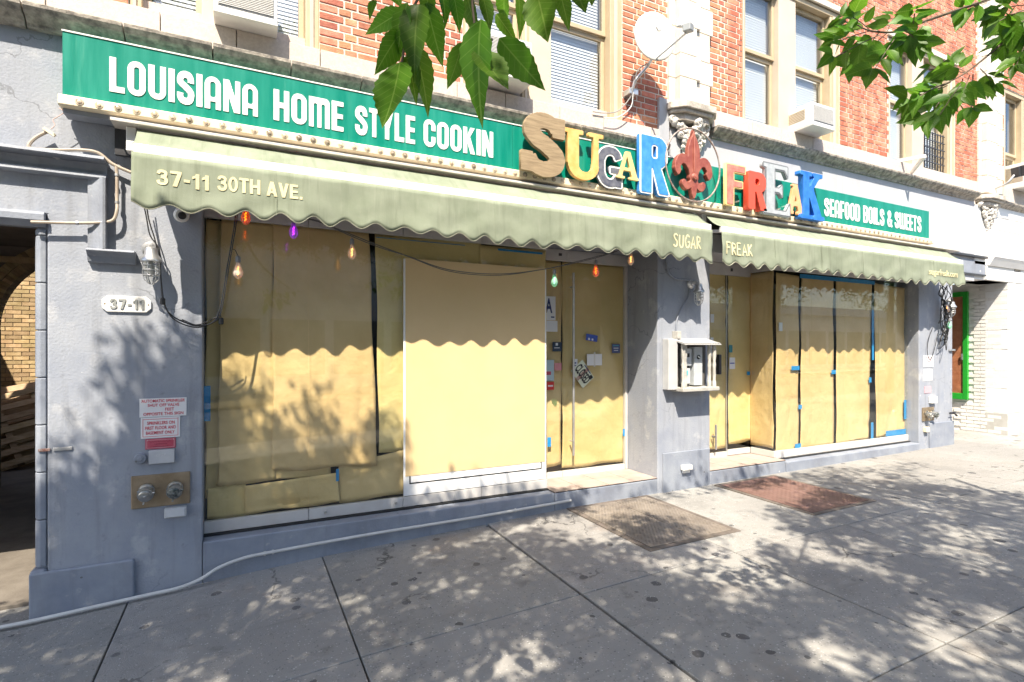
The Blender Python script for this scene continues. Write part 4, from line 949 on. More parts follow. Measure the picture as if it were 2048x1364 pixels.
def big_letter(fn, u0, u1, v0, v1, label, face, edge=None, depth=.05, under=None, grow=0, y=LY, rim=.055):
    ops, w, h = fn(); uc = (u0 + u1) / 2; X0, X1 = xat(u0, y), xat(u1, y); z1, z0 = at(uc, v0, y).z, at(uc, v1, y).z
    e = thing('sign_letter', ((X0 + X1) / 2, y, z0), label, 'letter', 'mixed letters of the shop name')
    sx, sy = (X1 - X0) / w, (z1 - z0) / h; off = origin(e)
    if edge:
        me = shape_mesh('body', ops, w, h, depth / 2, grow=rim); upright(me, sx, sy, X0, y, z0, 0, off); put('body', me, face, e)
        me = shape_mesh('rim', ops, w, h, .002, grow=rim, bev=.001); upright(me, sx, sy, X0, y - depth / 2 - .0065, z0, 0, off); put('rim', me, edge, e)
        me = shape_mesh('face', ops, w, h, .002, grow=-.02, bev=.001); upright(me, sx, sy, X0, y - depth / 2 - .011, z0, 0, off); put('face', me, face, e)
    else:
        me = shape_mesh('face', ops, w, h, depth / 2); upright(me, sx, sy, X0, y, z0, 0, off); put('face', me, face, e)
    if under:
        me = shape_mesh('inlay', ops, w, h, .002, grow=-.055, bev=.001); upright(me, sx, sy, X0, y - depth / 2 - .0065, z0, 0, off); put('inlay', me, under, e)
    b = MB()
    for fx, fz in ((.25, .3), (.7, .15)): b.tube([(X0 + (X1 - X0) * fx, SY + .01, z0 + (z1 - z0) * fz), (X0 + (X1 - X0) * fx, y + .0, z0 + (z1 - z0) * fz)], .008, 6)
    b.build('stud', STEEL, e)
    return e
WOODL = mat('weathered_plywood', (.21, .15, .085), (.38, .285, .17), 5, .75, .4, 40, stretch=(1, 1, 9), lo=.3, hi=.7)
YEL = mat('orange_yellow_paint', (.70, .37, .10), (.76, .48, .18), 14, .45); DKG = mat('slate_paint', (.075, .08, .11), (.16, .165, .19), 20, .5); CRY = mat('cream_yellow_paint', (.76, .60, .26), (.70, .50, .2), 6, .5)
BLU = mat('bright_blue_paint', (.03, .20, .60), (.07, .29, .70), 12, .4); BLU2 = mat('deep_blue_paint', (.015, .13, .52), (.04, .20, .62), 12, .4); REDF = mat('faded_red_paint', (.55, .13, .10), (.68, .26, .20), 14, .5); REDB = mat('orange_red_plastic', (.72, .085, .045), None, rough=.32)
SIL = mat('silver_grey_paint', (.33, .36, .38), (.45, .475, .49), 12, .4); ORG = mat('pale_orange_paint', (.72, .35, .15), (.74, .42, .22), 8, .5); ORE = mat('orange_edge', (.70, .22, .03), None, rough=.5)
big_letter(L_S, 1040, 1129, 228, 352, 'tall weathered plywood letter S with slab ends', WOODL, depth=.035, y=-.255)
big_letter(L_U, 1124, 1204, 262, 360, 'orange yellow serif letter U', YEL, depth=.035, y=-.235)
big_letter(L_G, 1190, 1243, 296, 374, 'slate grey letter G with white outline', DKG, edge=METW, depth=.018, y=-.215)
big_letter(L_A, 1232, 1278, 304, 359, 'small cream yellow serif letter A', CRY, depth=.02)
big_letter(L_R, 1278, 1335, 275, 389, 'tall bright blue letter R with pale edge', BLU, edge=METW, depth=.04, rim=.03)
big_letter(L_F, 1449, 1490, 330, 413, 'red letter F inside a yellow border', CRY, under=REDF, depth=.03)
big_letter(L_R2, 1491, 1529, 346, 421, 'rounded orange red plastic letter R', REDB, depth=.07)
big_letter(L_E, 1523, 1576, 331, 430, 'tall silver grey serif letter E', SIL, edge=mat('dark_silver_edge', (.16, .17, .18), None, rough=.4), depth=.03, y=-.255, rim=.03)
big_letter(L_A2, 1574, 1604, 369, 429, 'small pale orange letter A', ORG, depth=.025)
big_letter(L_K, 1595, 1643, 347, 440, 'tall deep blue slab serif letter K', BLU2, depth=.07)

# fleur-de-lis inside a wire hoop
fy = -.25; f0, f1 = at(1386, 262, fy), at(1390, 399, fy); fx = (xat(1347, fy) + xat(1421, fy)) / 2; fz0, fz1 = f1.z, f0.z; fw = (xat(1421, fy) - xat(1347, fy)); fh = fz1 - fz0
fl = thing('fleur_de_lis', (fx, fy, fz0), 'rusty red fleur-de-lis inside a thin wire hoop between the two words', 'ornament')
def half(pts): return pts + [(-x, y) for x, y in reversed(pts)]
spear = half([(0, 1.0), (.02, .93), (.075, .85), (.125, .73), (.135, .62), (.115, .52), (.085, .42), (.07, .34)])
tail = half([(.05, .30), (.045, .24), (.06, .16), (.05, .08), (.02, .02), (0, 0)])
knot = ell(0, .31, .10, .055)
petal = strokes([(.05, .33), (.09, .45), (.17, .54), (.27, .55), (.345, .48), (.36, .39), (.31, .345)], lambda t: .045 + .085 * math.sin(math.pi * min(1, t * 1.0)) ** .8 + .05 * max(0, t - .75) * 4 * (t < .98))
lowp = strokes([(.04, .28), (.09, .19), (.17, .17), (.22, .215), (.19, .25)], lambda t: .035 + .06 * math.sin(math.pi * t))
ops = Pp(spear, tail, knot) + Pp(*petal, *lowp) + Pp(*[[(-x, y) for x, y in q] for q in petal + lowp])
A = blur(raster(ops, -.6, -.1, .6, 1.1, 130), 2)
FLEU = mat('rust_red_paint', (.24, .055, .04), (.34, .11, .075), 12, .55, .3, 40)
me = outline_mesh('emblem', contours(A, -.6, -.1, 130), .022 / 1, .006)
upright(me, fw / .84, fh, fx, fy, fz0, 0, origin(fl)); put('emblem', me, FLEU, fl)
ridge = MB(); ridge.tube([(fx, fy - .03, fz0 + fh * t) for t in (.36, .5, .65, .8, .95)], [.006, .014, .016, .012, .003], 6); ridge.lathe([(.0, -.01), (.045, 0), (.03, .02), (.0, .026)], (fx, fy - .03, fz0 + .31 * fh), (0, -1, 0), 12)
ridge.build('relief', FLEU, fl)
hc = at(1385.5, 331, fy - .02); hr = .405
MB().tube([(hc.x + hr * math.cos(a), fy - .03, hc.z + hr * math.sin(a)) for a in [R(k * 7.5) for k in range(49)]], .009, 6).build('hoop', mat('rusty_wire', (.22, .12, .09), (.4, .36, .32), 30, .5), fl)

# ================================================================== AWNINGS
AWY = -.38
def val_y(x, z, x0, x1):
    t = min(1, max(0, (2.912 - z) / .347)); endl = min(1, (x - x0) / .25, (x1 - x) / .25)
    return AWY - .022 - t * (.008 + .010 * math.sin(x * 5.1 + 1.7 * math.sin(x * 1.9)) + .006 * math.sin(x * 13 + t * 3)) - .012 * t * (1 - endl) * math.sin(x * 30 + t * 4) - .0035 * math.sin(x * 3 + t * 11 + 2 * math.sin(x * 7)) * t
def lay_on(par, x0, x1):
    off = origin(par)
    for c in par.children:
        if c.name.startswith(('lettering', 'letter')):
            for v in c.data.vertices: w = v.co + off; v.co.y += val_y(w.x, w.z, x0, x1) - .0045 - VY
def awning(x0, x1, label, n_seam, ph):
    a = thing('shop_awning', ((x0 + x1) / 2, AWY, 2.9), label, 'awning', 'green shop awnings')
    MB().box(x0 + .01, x1 - .01, AWY - .02, AWY + .03, 2.902, 2.974).build('front_bar', METW, a, bevel=.008)
    # cloth from roller to bar, slightly sagging
    nx = int((x1 - x0) / .05); vs = []; ny = 8
    for j in range(ny + 1):
        t = j / ny; y = -.17 + (AWY + .0 + .17) * t; z = 3.142 + (2.976 - 3.142) * t
        for i in range(nx + 1):
            x = x0 + (x1 - x0) * i / nx; s = -.018 * math.sin(math.pi * t) + .006 * math.sin(x * 9 + 2 * math.sin(x * 2.3)) * math.sin(math.pi * t) + .004 * math.sin(x * 31) * (1 - t) * math.sin(math.pi * t)
            vs.append((x, y, z + s))
    n = nx + 1; m = MB().add(vs, [(j * n + i, j * n + i + 1, (j + 1) * n + i + 1, (j + 1) * n + i) for j in range(ny) for i in range(nx)]); m.smooth = True
    o = m.build('canopy_cloth', CANV, a); s = o.modifiers.new('t', 'SOLIDIFY'); s.thickness = .003
    # valance with wavy hem
    nx = int((x1 - x0) / .02); ny = 10; vs = []; hem = []
    for j in range(ny + 1):
        t = j / ny
        for i in range(nx + 1):
            x = x0 + (x1 - x0) * i / nx; zb = 2.565 + (.028 + .006 * math.sin(x * 3.7)) * math.sin(2 * math.pi * (x - x0) / .236 + ph + .35 * math.sin(x * 1.3)) + .008 * math.sin(x * 2.1)
            z = 2.912 + (zb - 2.912) * t; y = val_y(x, z, x0, x1); vs.append((x, y, z))
            if j == ny: hem.append((x, y, z))
    n = nx + 1; m = MB().add(vs, [(j * n + i, j * n + i + 1, (j + 1) * n + i + 1, (j + 1) * n + i) for j in range(ny) for i in range(nx)]); m.smooth = True
    o = m.build('valance', CANV, a); s = o.modifiers.new('t', 'SOLIDIFY'); s.thickness = .003
    MB().tube(hem, .0045, 5).build('hem_piping', mat('hem_piping', (.36, .36, .27), None, rough=.8), a)
    for k in range(1, n_seam):
        x = x0 + (x1 - x0) * k / n_seam; c = MB(); c.tube([(x, AWY - .026, 2.895), (x + .002, AWY - .034, 2.75), (x, AWY - .040, 2.58)], .002, 4); c.build('seam', CANV, a)
    # folding arms tucked behind
    for xe in (x0 + .06, x1 - .06):
        b = MB(); b.bar((xe, -.06, 2.98), (xe, AWY + .03, 2.93), .03, .035); b.bar((xe, -.02, 3.05), (xe, -.02, 2.90), .06, .04); b.build('arm', METW, a)
    return a
aw1 = awning(-.66, 4.655, 'longer faded green awning over the left shop window and door', 6, 2.2)
aw2 = awning(4.80, 10.02, 'shorter looking faded green awning over the right shop window', 6, 2.0)
VY = AWY - .046
word('37-11', xat(313, VY), xat(418, VY), 2.708, 2.812, VY, aw1, CANVY, GB, .10)
word('30TH AVE.', xat(435, VY), xat(606, VY), 2.718, 2.825, VY, aw1, CANVY, GB, .08)
def hand_word(s, x0, x1, z0, z1, Y, parent):
    H_ = {'S': [[(.45, .85), (.25, 1), (.06, .82), (.2, .58), (.4, .42), (.4, .14), (.2, 0), (0, .14)]], 'U': [[(.02, 1), (.02, .3), (.2, 0), (.42, .25), (.45, 1)]], 'G': [[(.48, .85), (.25, 1), (.03, .6), (.1, .1), (.3, 0), (.48, .2), (.48, .45), (.28, .45)]],
          'A': [[(0, 0), (.25, .95), (.5, 0)], [(.1, .35), (.42, .35)]], 'R': [[(.05, 0), (.05, 1)], [(.05, 1), (.4, .9), (.4, .62), (.05, .5)], [(.1, .5), (.5, 0)]], 'F': [[(.08, 0), (.02, 1)], [(.02, 1), (.5, .95)], [(.05, .55), (.4, .55)]], 'E': [[(.03, 0), (.03, 1)], [(.03, 1), (.45, 1)], [(.03, .5), (.4, .5)], [(.03, 0), (.48, 0)]], 'K': [[(.05, 0), (.05, 1)], [(.48, 1), (.05, .5)], [(.1, .5), (.5, 0)]]}
    n = len(s); w = (x1 - x0) / n; off = origin(parent)
    for i, c in enumerate(s):
        ops = []
        for st in H_[c]: ops += Pp(*strokes(st, .13, smooth=len(st) > 3 and c in 'SUG'))
        A = blur(raster(ops, -.15, -.15, .7, 1.15, 50), 1); me = outline_mesh('letter', contours(A, -.15, -.15, 50), .001)
        upright(me, w * 1.5, z1 - z0, x0 + w * i, Y, z0 - .006 * (i % 2), .001, off); put('letter', me, CANVY, parent)
hand_word('SUGAR', xat(1350, VY), xat(1407, VY), 2.685, 2.818, VY, aw1)
hand_word('FREAK', xat(1455, VY), xat(1508, VY), 2.665, 2.80, VY, aw2)
text('lettering', 'sugarfreak.com', xat(1860, VY), xat(1918, VY), 2.66, 2.78, VY, CANVY, aw2, bold=.012)
lay_on(aw1, -.66, 4.655); lay_on(aw2, 4.80, 10.02)
ca = thing('awning_cassette', (4.7, -.12, 3.15), 'long white roller housing between the bulb strip and the awnings', 'housing')
MB().box(-.81, 10.36, -.215, -.04, 3.164, 3.187).build('roof_rail', mat('weathered_rail', (.50, .46, .41), (.62, .58, .53), 8, .5), ca, bevel=.004)
MB().box(-.81, 10.36, -.06, -.022, 2.98, 3.163).build('back_plate', BLACKP, ca)
for x in (-.70, 4.64, 4.80, 10.06): MB().box(x - .03, x + .03, -.15, -.02, 2.99, 3.162).build('bracket', METW, ca, bevel=.006)

# ================================================================== FIXTURES ON THE PIERS
def plate(name, x0, x1, z0, z1, label, m, cat='sign', y=-.002, t=.004, bevel=.004, screws=True):
    e = thing(name, ((x0 + x1) / 2, 0, z0), label, cat)
    MB().box(x0, x1, y - t, y, z0, z1).build('panel', m, e, bevel=bevel)
    if screws:
        b = MB()
        for sx_ in (x0 + .012, x1 - .012): b.lathe([(.004, 0), (.003, .002)], (sx_, y - t, (z0 + z1) / 2 if t > .006 else z1 - .010), (0, -1, 0), 8)
        b.build('screw', STEEL, e)
    return e
e = thing('number_plaque', (-.745, 0, 1.87), 'white enamel house number plaque reading 37-11 on the grey pier', 'sign')
ch = .03; x0, x1, z0, z1 = -.893, -.598, 1.862, 1.978
m = MB(); pr = [(x0 + ch, z0), (x1 - ch, z0), (x1, z0 + ch), (x1, z1 - ch), (x1 - ch, z1), (x0 + ch, z1), (x0, z1 - ch), (x0, z0 + ch)]
m.add([(x, -.016, z) for x, z in pr] + [(x, -.001, z) for x, z in pr], [tuple(range(8)), tuple(range(15, 7, -1))] + [(i, (i + 1) % 8, 8 + (i + 1) % 8, 8 + i) for i in range(8)])
m.build('panel', METW, e, bevel=.005)
word('37-11', x0 + .048, x1 - .043, z0 + .022, z1 - .022, -.0165, e, mat('number_grey', (.20, .21, .20), (.34, .35, .34), 60, .5), GB, .12, .003)
b = MB(); 
for sx_ in (x0 + .017, x1 - .017): b.lathe([(.006, 0), (.004, .003)], (sx_, -.016, (z0 + z1) / 2), (0, -1, 0), 8)
b.build('screw', BRASS, e)
SGW = flat('enamel_white', (.74, .74, .75), .35)
e = plate('sprinkler_sign', -.672, -.376, 1.095, 1.232, 'wide white sign with red lettering AUTOMATIC SPRINKLER', SGW, t=.003)
for k, (s, a, c) in enumerate((('AUTOMATIC SPRINKLER', .04, .96), ('SHUT OFF VALVE', .17, .84), ('FEET', .54, .73), ('OPPOSITE THIS SIGN', .08, .93))):
    zt = 1.224 - .032 * k; text('lettering', s, -.672 + .296 * a, -.672 + .296 * c, zt - .022, zt, -.0052, REDP, e, ext=.0005, bold=.012)
e = plate('sprinkler_sign', -.664, -.418, .938, 1.0925, 'white sign with red border reading SPRINKLERS ON FIRST FLOOR', SGW, t=.003)
b = MB(); X0, X1, Z0, Z1 = -.652, -.430, .950, 1.080
for q in ((X0, X1, Z0, Z0 + .003), (X0, X1, Z1 - .003, Z1), (X0, X0 + .003, Z0 + .003, Z1 - .003), (X1 - .003, X1, Z0 + .003, Z1 - .003)): b.box(q[0], q[1], -.0056, -.005, q[2], q[3])
b.build('border', REDP, e)
for k, (s, a, c) in enumerate((('SPRINKLERS ON', .16, .86), ('FIRST FLOOR AND', .11, .89), ('BASEMENT ONLY', .13, .86))):
    zt = 1.062 - .036 * k; text('lettering', s, -.664 + .246 * a, -.664 + .246 * c, zt - .024, zt, -.0052, REDP, e, ext=.0005, bold=.014)
e = plate('valve_tag', -.636, -.446, .858, .934, 'small dark pink enamel plate with worn cursive lettering', PINK, t=.006)
b = MB(); X0, X1, Z0, Z1 = -.628, -.454, .866, .926
for q in ((X0, X1, Z0, Z0 + .003), (X0, X1, Z1 - .003, Z1), (X0, X0 + .003, Z0 + .003, Z1 - .003), (X1 - .003, X1, Z0 + .003, Z1 - .003)): b.box(q[0], q[1], -.0092, -.008, q[2], q[3])
b.build('border', flat('pale_pink', (.6, .35, .38)), e)
DKP = flat('worn_print', (.25, .02, .05))
for k, (a, c) in enumerate(((.12, .85), (.28, .72), (.25, .75))):
    zz = .912 - .018 * k; b = MB(); b.tube([(-.636 + .19 * (a + (c - a) * t / 24), -.0085, zz + .004 * math.sin(t * 2.1)) for t in range(25)], .0013, 4); b.build('lettering', DKP, e)
e = thing('junction_box', (-.53, 0, .75), 'grey cover box under the pink plate on the number pier', 'box')
MB().box(-.612, -.452, -.035, 0, .752, .852).build('cover', mat('box_grey', (.46, .47, .49), (.52, .53, .55), 8, .45), e, bevel=.004)
text('lettering', 'OCF', -.565, -.505, .808, .824, -.035, flat('embossed', (.58, .59, .6)), e, ext=.0008)
e = thing('alarm_button', (-.662, 0, .80), 'round grey push button beside the cover box on the number pier', 'button')
MB().lathe([(.040, 0), (.040, .02), (.034, .03), (.028, .03)], (-.665, 0, .797), (0, -1, 0), 20).build('housing', GREYD, e)
MB().lathe([(.018, 0), (.018, .034), (.014, .038)], (-.665, 0, .797), (0, -1, 0), 16).build('knob', GREYD, e)
def siamese(x0, x1, z0, z1, label, cap2, m=BRASS):
    e = thing('fire_connection', ((x0 + x1) / 2, 0, z0), label, 'pipe inlet', 'fire hose inlets on the piers')
    MB().box(x0, x1, -.016, 0, z0, z1).build('wall_plate', m, e, bevel=.006)
    h = z1 - z0
    for k, fx_ in enumerate((.26, .74)):
        cx, cz = x0 + (x1 - x0) * fx_, z0 + h * .56
        MB().lathe([(.050, 0), (.052, .012), (.044, .016), (.044, .05), (.052, .054), (.052, .075), (.044, .078)], (cx, -.016, cz), (0, -1, -.35), 18).build('inlet', CHROME, e)
        b = MB(); b.lathe([(.042, 0), (.044, .014), (.036, .02), (.012, .022), (.010, .03)], (cx, -.016 - .072, cz - .027), (0, -1, -.35), 18)
        for a in range(3):
            t = R(120 * a + 20); b.tube([(cx + .04 * math.cos(t), -.09, cz - .03 + .04 * math.sin(t)), (cx + .062 * math.cos(t), -.093, cz - .03 + .062 * math.sin(t))], .006, 6)
        b.build('cap', (CHROME, mat('verdigris_cap', (.05, .07, .07), (.35, .36, .34), 40, .4, metal=.6))[k], e)
    return e
siamese(-.722, -.352, .432, .672, 'bronze wall plate with two capped hose inlets on the number pier', 1)
e = thing('meter_box', (-.46, 0, .33), 'small pale box with a cover screwed below the bronze hose inlet plate', 'box')
MB().box(-.515, -.375, -.05, 0, .345, .42).build('body', mat('box_pale', (.50, .50, .51), (.58, .58, .58), 12, .5), e, bevel=.006)
MB().box(-.505, -.385, -.056, -.05, .352, .412).build('cover', mat('box_pale2', (.55, .56, .58), (.6, .61, .62), 12, .5), e, bevel=.003)
e = thing('latch_hasp', (-1.1, 0, .90), 'steel hasp latch fixed across the corner of the number pier', 'latch')
MB().box(-1.245, -1.18, -.014, -.005, .895, .915).build('plate', mat('rust_plate', (.25, .12, .09), (.5, .48, .46), 30, .5), e, bevel=.002); MB().box(-1.165, -1.06, -.012, 0, .893, .917).build('strap', STEEL, e, bevel=.003)
# security camera
e = thing('security_camera', (-.41, -.06, 2.60), 'white dome security camera under the left awning end', 'camera')
MB().lathe([(.045, 0), (.05, .03), (.045, .05)], (-.40, -.0, 2.62), (0, -1, 0), 18).build('base', METW, e)
MB().lathe([(.02, -.03), (.04, -.02), (.05, .0), (.05, .03), (.042, .045)], (-.405, -.085, 2.585), (.25, -1, -.25), 20).build('body', METW, e)
MB().lathe([(.028, 0), (.024, .012), (.012, .018)], Vector((-.405, -.085, 2.585)) + Vector((.25, -1, -.25)).normalized() * .045, (.25, -1, -.25), 16).build('lens', BLKR, e)

# caged wall lamps
JELLY = glass_mat('jar_glass', (.9, .9, .88), 1.0)
def cage_lamp(x, z, label, s=1., y0=0):
    e = thing('wall_lamp', (x, y0, z), label, 'lamp', 'caged wall lamps')
    MB().lathe([(.052 * s, 0), (.052 * s, .014), (.036 * s, .03), (.03 * s, .045)], (x - .02, y0, z + .09 * s), (0, -1, 0), 18).build('wall_rose', STEEL, e)
    cx, cy = x, y0 - .115 * s
    MB().tube(smoothline([(x - .02, y0 - .03, z + .09 * s), (x - .01, y0 - .075, z + .105 * s), (cx, cy, z + .085 * s)], 5), .022 * s, 10).build('neck', STEEL, e)
    MB().lathe([(.02 * s, .09 * s), (.036 * s, .08 * s), (.042 * s, .04 * s), (.056 * s, .015 * s), (.066 * s, .0), (.066 * s, -.012 * s), (.05 * s, -.012 * s)], (cx, cy, z), (0, 0, 1), 20).build('hood', STEEL, e)
    MB().lathe([(.040 * s, -.013 * s), (.042 * s, -.08 * s), (.036 * s, -.125 * s), (.020 * s, -.15 * s), (.004 * s, -.155 * s)], (cx, cy, z), (0, 0, 1), 18).build('jar', JELLY, e)
    b = MB()
    for k in range(6):
        a = R(60 * k + 15); c, s_ = math.cos(a), math.sin(a)
        b.tube([(cx + .047 * s * c, cy + .047 * s * s_, z - .01 * s), (cx + .049 * s * c, cy + .049 * s * s_, z - .09 * s), (cx + .040 * s * c, cy + .040 * s * s_, z - .135 * s), (cx + .01 * s * c, cy + .01 * s * s_, z - .165 * s)], .0035 * s, 5)
    for zz, r_ in ((-.035, .049), (-.07, .05), (-.105, .048)): b.tube([(cx + r_ * s * math.cos(R(a)), cy + r_ * s * math.sin(R(a)), z + zz * s) for a in range(0, 361, 20)], .0035 * s, 5)
    b.build('cage', STEEL, e)
    MB().lathe([(.012 * s, -.013 * s), (.022 * s, -.06 * s), (.018 * s, -.095 * s), (.004 * s, -.11 * s)], (cx, cy, z), (0, 0, 1), 12).build('bulb', METW, e)
    return e
cage_lamp(-.585, 2.235, 'caged metal wall lamp above the house number plaque', 1.05)
cage_lamp(4.745, 2.265, 'caged metal wall lamp above the meter cupboard', 1.)
cage_lamp(10.33, 2.28, 'caged metal wall lamp half hidden by tangled cords on the end pier', .95)

# ================================================================== PIPES, CONDUITS, CABLES
def pipe(name, pts, r, m, label, cat, clips=(), n=6, smooth=True):
    e = thing(name, pts[0], label, cat); MB().tube(smoothline(pts, n) if smooth else pts, r, 8).build('run', m, e)
    for p in clips: MB().lathe([(r * 1.35, -.008), (r * 1.35, .008)], p[0], p[1], 12).build('clip', PIPEW if m is PIPEW else STEEL, e)
    return e
def wall_pts(uvs, Y): return [at(u, v, Y) for u, v in uvs]
low = []
for X_ in (-3.4, -2.2, -1.5, -1.25, -.9, -.6, -.42): low.append((X_, -.075, gz(X_) + .022))
low += [(-.28, -.07, gz(-.28) + .05), (-.16, -.05, gz(-.16) + .10), (.0, -.03, gz(0) + .125), (.2, -.02, gz(.2) + .125), (1.0, -.02, gz(1) + .11), (2.0, -.02, gz(2) + .085), (3.05, -.02, gz(3.05) + .075)]
pipe('drain_pipe', low, .0135, PIPEW, 'pale pipe running along the foot of the front onto the pavement', 'pipe', clips=[((.22, -.02, gz(.2) + .125), (1, 0, .02)), ((.16, -.02, gz(.15) + .125), (1, 0, .02)), ((2.4, -.02, gz(2.4) + .08), (1, 0, .02))])
pipe('conduit', wall_pts([(62, 444), (150, 446), (200, 445), (226, 440), (234, 420)], -.06) + wall_pts([(234, 400), (234, 352), (232, 330)], -.05), .011, CONDG, 'beige conduit crossing the passage lintel and turning up', 'conduit', clips=[(at(155, 446, -.06), (1, 0, 0)), (at(205, 445, -.06), (1, 0, 0)), (at(234, 405, -.05), (0, 0, 1)), (at(234, 350, -.05), (0, 0, 1))])
pipe('conduit', wall_pts([(97, 262), (72, 275), (58, 290), (66, 298), (110, 300), (160, 300), (196, 306), (225, 328), (262, 345)], -.05), .012, CONDG, 'bent beige conduit looping left below the sign end', 'conduit')
e = thing('cable_stub', at(95, 262, -.05), 'loose pink wires hanging from the left end of the sign', 'wire')
MB().tube(smoothline(wall_pts([(118, 216), (128, 224), (118, 232), (106, 240), (110, 250), (102, 258)], -.10), 4), .0025, 5).build('wire', flat('pink_wire', (.6, .42, .36)), e)
b = MB(); b.obox(at(99, 264, -.07), (.03, 0, -.02), (0, .012, 0), (.006, 0, .008)); b.build('box_cover', CREAM, e)
pipe('conduit', [(4.33, -.02, 2.72), (4.34, -.02, 2.60), (4.38, -.02, 2.47), (4.48, -.02, 2.41), (4.60, -.02, 2.405), (4.70, -.02, 2.355 + .05)], .011, GREYD, 'grey conduit curving down to the lamp over the meter cupboard', 'conduit')
pipe('conduit', [(4.71, -.02, 2.30), (4.66, -.02, 2.18), (4.56, -.02, 2.05), (4.50, -.02, 1.93), (4.49, -.02, 1.80), (4.49, -.03, 1.74)], .009, GREYD, 'thin conduit from the lamp to the meter cupboard', 'conduit')
for k, (pts, lab) in enumerate(((((283, 390), (292, 430), (300, 470), (318, 500), (322, 560), (330, 610), (350, 640), (395, 655), (430, 640), (436, 622)), 'black lamp cord swinging from the pier to the window hanging loop'),
        (((290, 390), (298, 440), (310, 480), (320, 530), (326, 600), (345, 632), (392, 650), (433, 634)), 'second black lamp cord beside the first on the number pier'))):
    pipe('light_cord', wall_pts(pts, -.10 + .012 * k), .0045, BLKR, lab, 'cord')

# string lights
FIL = {'orange': ((1, .25, .02), 2.2), 'clear': ((1, .45, .12), 1.3), 'purple': ((.55, .05, .9), 1.6), 'green': ((.25, .9, .45), 1.0)}
def bulb_glass(nm, tint):
    if nm in MATS: return MATS[nm]
    m = glass_mat(nm, tint); n, l = m.node_tree.nodes, m.node_tree.links; out = n['Material Output']; sh = out.inputs[0].links[0].from_socket
    p = n.new('ShaderNodeBsdfPrincipled'); p.inputs['Base Color'].default_value = (*[.25 + .6 * c for c in tint], 1); p.inputs['Roughness'].default_value = .12
    x = n.new('ShaderNodeMixShader'); x.inputs[0].default_value = .38; l.new(sh, x.inputs[1]); l.new(p.outputs[0], x.inputs[2]); l.new(x.outputs[0], out.inputs[0]); return m
def bulb_part(e, top, kind, drop=.03):
    t = Vector(top); b = MB(); b.tube([t, t + Vector((.004, 0, -drop))], .0025, 5); b.lathe([(.009, 0), (.017, -.008), (.018, -.045), (.013, -.05)], t + Vector((.004, 0, -drop)), (0, 0, 1), 12); b.build('socket', mat('socket_grey', (.22, .22, .23), None, rough=.5) if kind != 'none' else BLKR, e)
    if kind == 'none': return
    q = t + Vector((.004, 0, -drop - .05)); col, st = FIL[kind]
    tint = {'orange': (1, .45, .15), 'clear': (1, .93, .85), 'purple': (.75, .35, .95), 'green': (.55, .95, .75)}[kind]
    gm = bulb_glass('bulb_glass_' + kind, tint)
    bl = MB().lathe([(.013, 0), (.017, -.014), (.030, -.055), (.036, -.078), (.031, -.102), (.014, -.120), (.002, -.125)], q, (0, 0, 1), 14).build('bulb', gm, e)
    f = MB(); f.tube([q + Vector((.009 * math.sin(k * 2.2), .009 * math.cos(k * 2.2), -.03 - .008 * k)) for k in range(9)], .0018, 4); f.build('filament', mat('filament_' + kind, col, None, emit=(col, st * 4)), bl)
e = thing('string_light', at(480, 470, -.12), 'festoon light cord looping down in front of the left window edge', 'string lights')
run = wall_pts([(472, 405), (470, 440), (462, 490), (455, 530), (447, 580), (438, 625), (425, 645), (392, 652), (360, 640)], -.14)
MB().tube(smoothline(run, 5), .005, 6).build('cord', BLKR, e); MB().tube(smoothline([p + Vector((.012, .0, .004)) for p in run], 5), .0045, 6).build('cord', BLKR, e)
MB().tube(smoothline(wall_pts([(463, 498), (470, 500), (475, 510)], -.14), 4), .003, 5).build('cord_tail', BLKR, e)
bulb_part(e, at(475, 508, -.14), 'clear', .015); bulb_part(e, at(441, 630, -.14), 'none', .02)
bulb_part(e, at(324, 590, -.12), 'none', .02)
e = thing('string_light', at(700, 470, -.2), 'festoon light cord sagging across the left window behind the valance', 'string lights')
r1 = wall_pts([(418, 408), (490, 398), (586, 428), (640, 444), (705, 470), (760, 492), (815, 512), (900, 540), (1000, 548), (1090, 538), (1150, 524), (1205, 510), (1262, 493)], -.20)
MB().tube(smoothline(r1, 5), .0045, 6).build('cord', mat('cord_grey', (.10, .10, .10), None, rough=.5), e); MB().tube(smoothline([p + Vector((0, .012, -.014 * math.sin(math.pi * i / 3) ** 2)) for i, p in enumerate(r1)], 5), .004, 6).build('cord', mat('cord_grey', (.10, .10, .10)), e)
for u, v, k in ((490, 398, 'orange'), (586, 428, 'purple'), (703, 472, 'clear'), (1108, 534, 'green'), (1191, 516, 'orange'), (1261, 494, 'clear')): bulb_part(e, at(u, v, -.20), k, .02)
e = thing('string_light', (10.1, -.1, 1.6), 'tangled bunch of black festoon cords and sockets on the end pier', 'string lights')
rs = random.Random(5); 
for k in range(9):
    x = 10.12 + rs.uniform(-.06, .12); pts = [(x, -.05 - .01 * k, 2.62)]; L = rs.uniform(.5, 1.05)
    for j in range(1, 7): pts.append((x + rs.uniform(-.09, .09), -.05 - rs.uniform(0, .09), 2.62 - L * j / 6))
    pts.append((x + rs.uniform(.05, .14), -.08, 2.62 - L + .12)); pts.append((x + rs.uniform(.02, .1), -.07, 2.62 - L + .32))
    MB().tube(smoothline(pts, 4), .006, 5).build('cord', BLKR, e)
MB().tube(smoothline([(9.93, -.03, 1.95), (9.80, -.03, 1.75), (9.76, -.03, 1.55), (9.84, -.03, 1.42), (9.95, -.03, 1.55), (10.03, -.05, 1.85)], 5), .005, 5).build('cord', BLKR, e)
for k in range(11): bulb_part(e, (10.10 + rs.uniform(-.14, .22), -.09 - rs.uniform(0, .06), rs.uniform(1.6, 2.45)), 'none', .02)
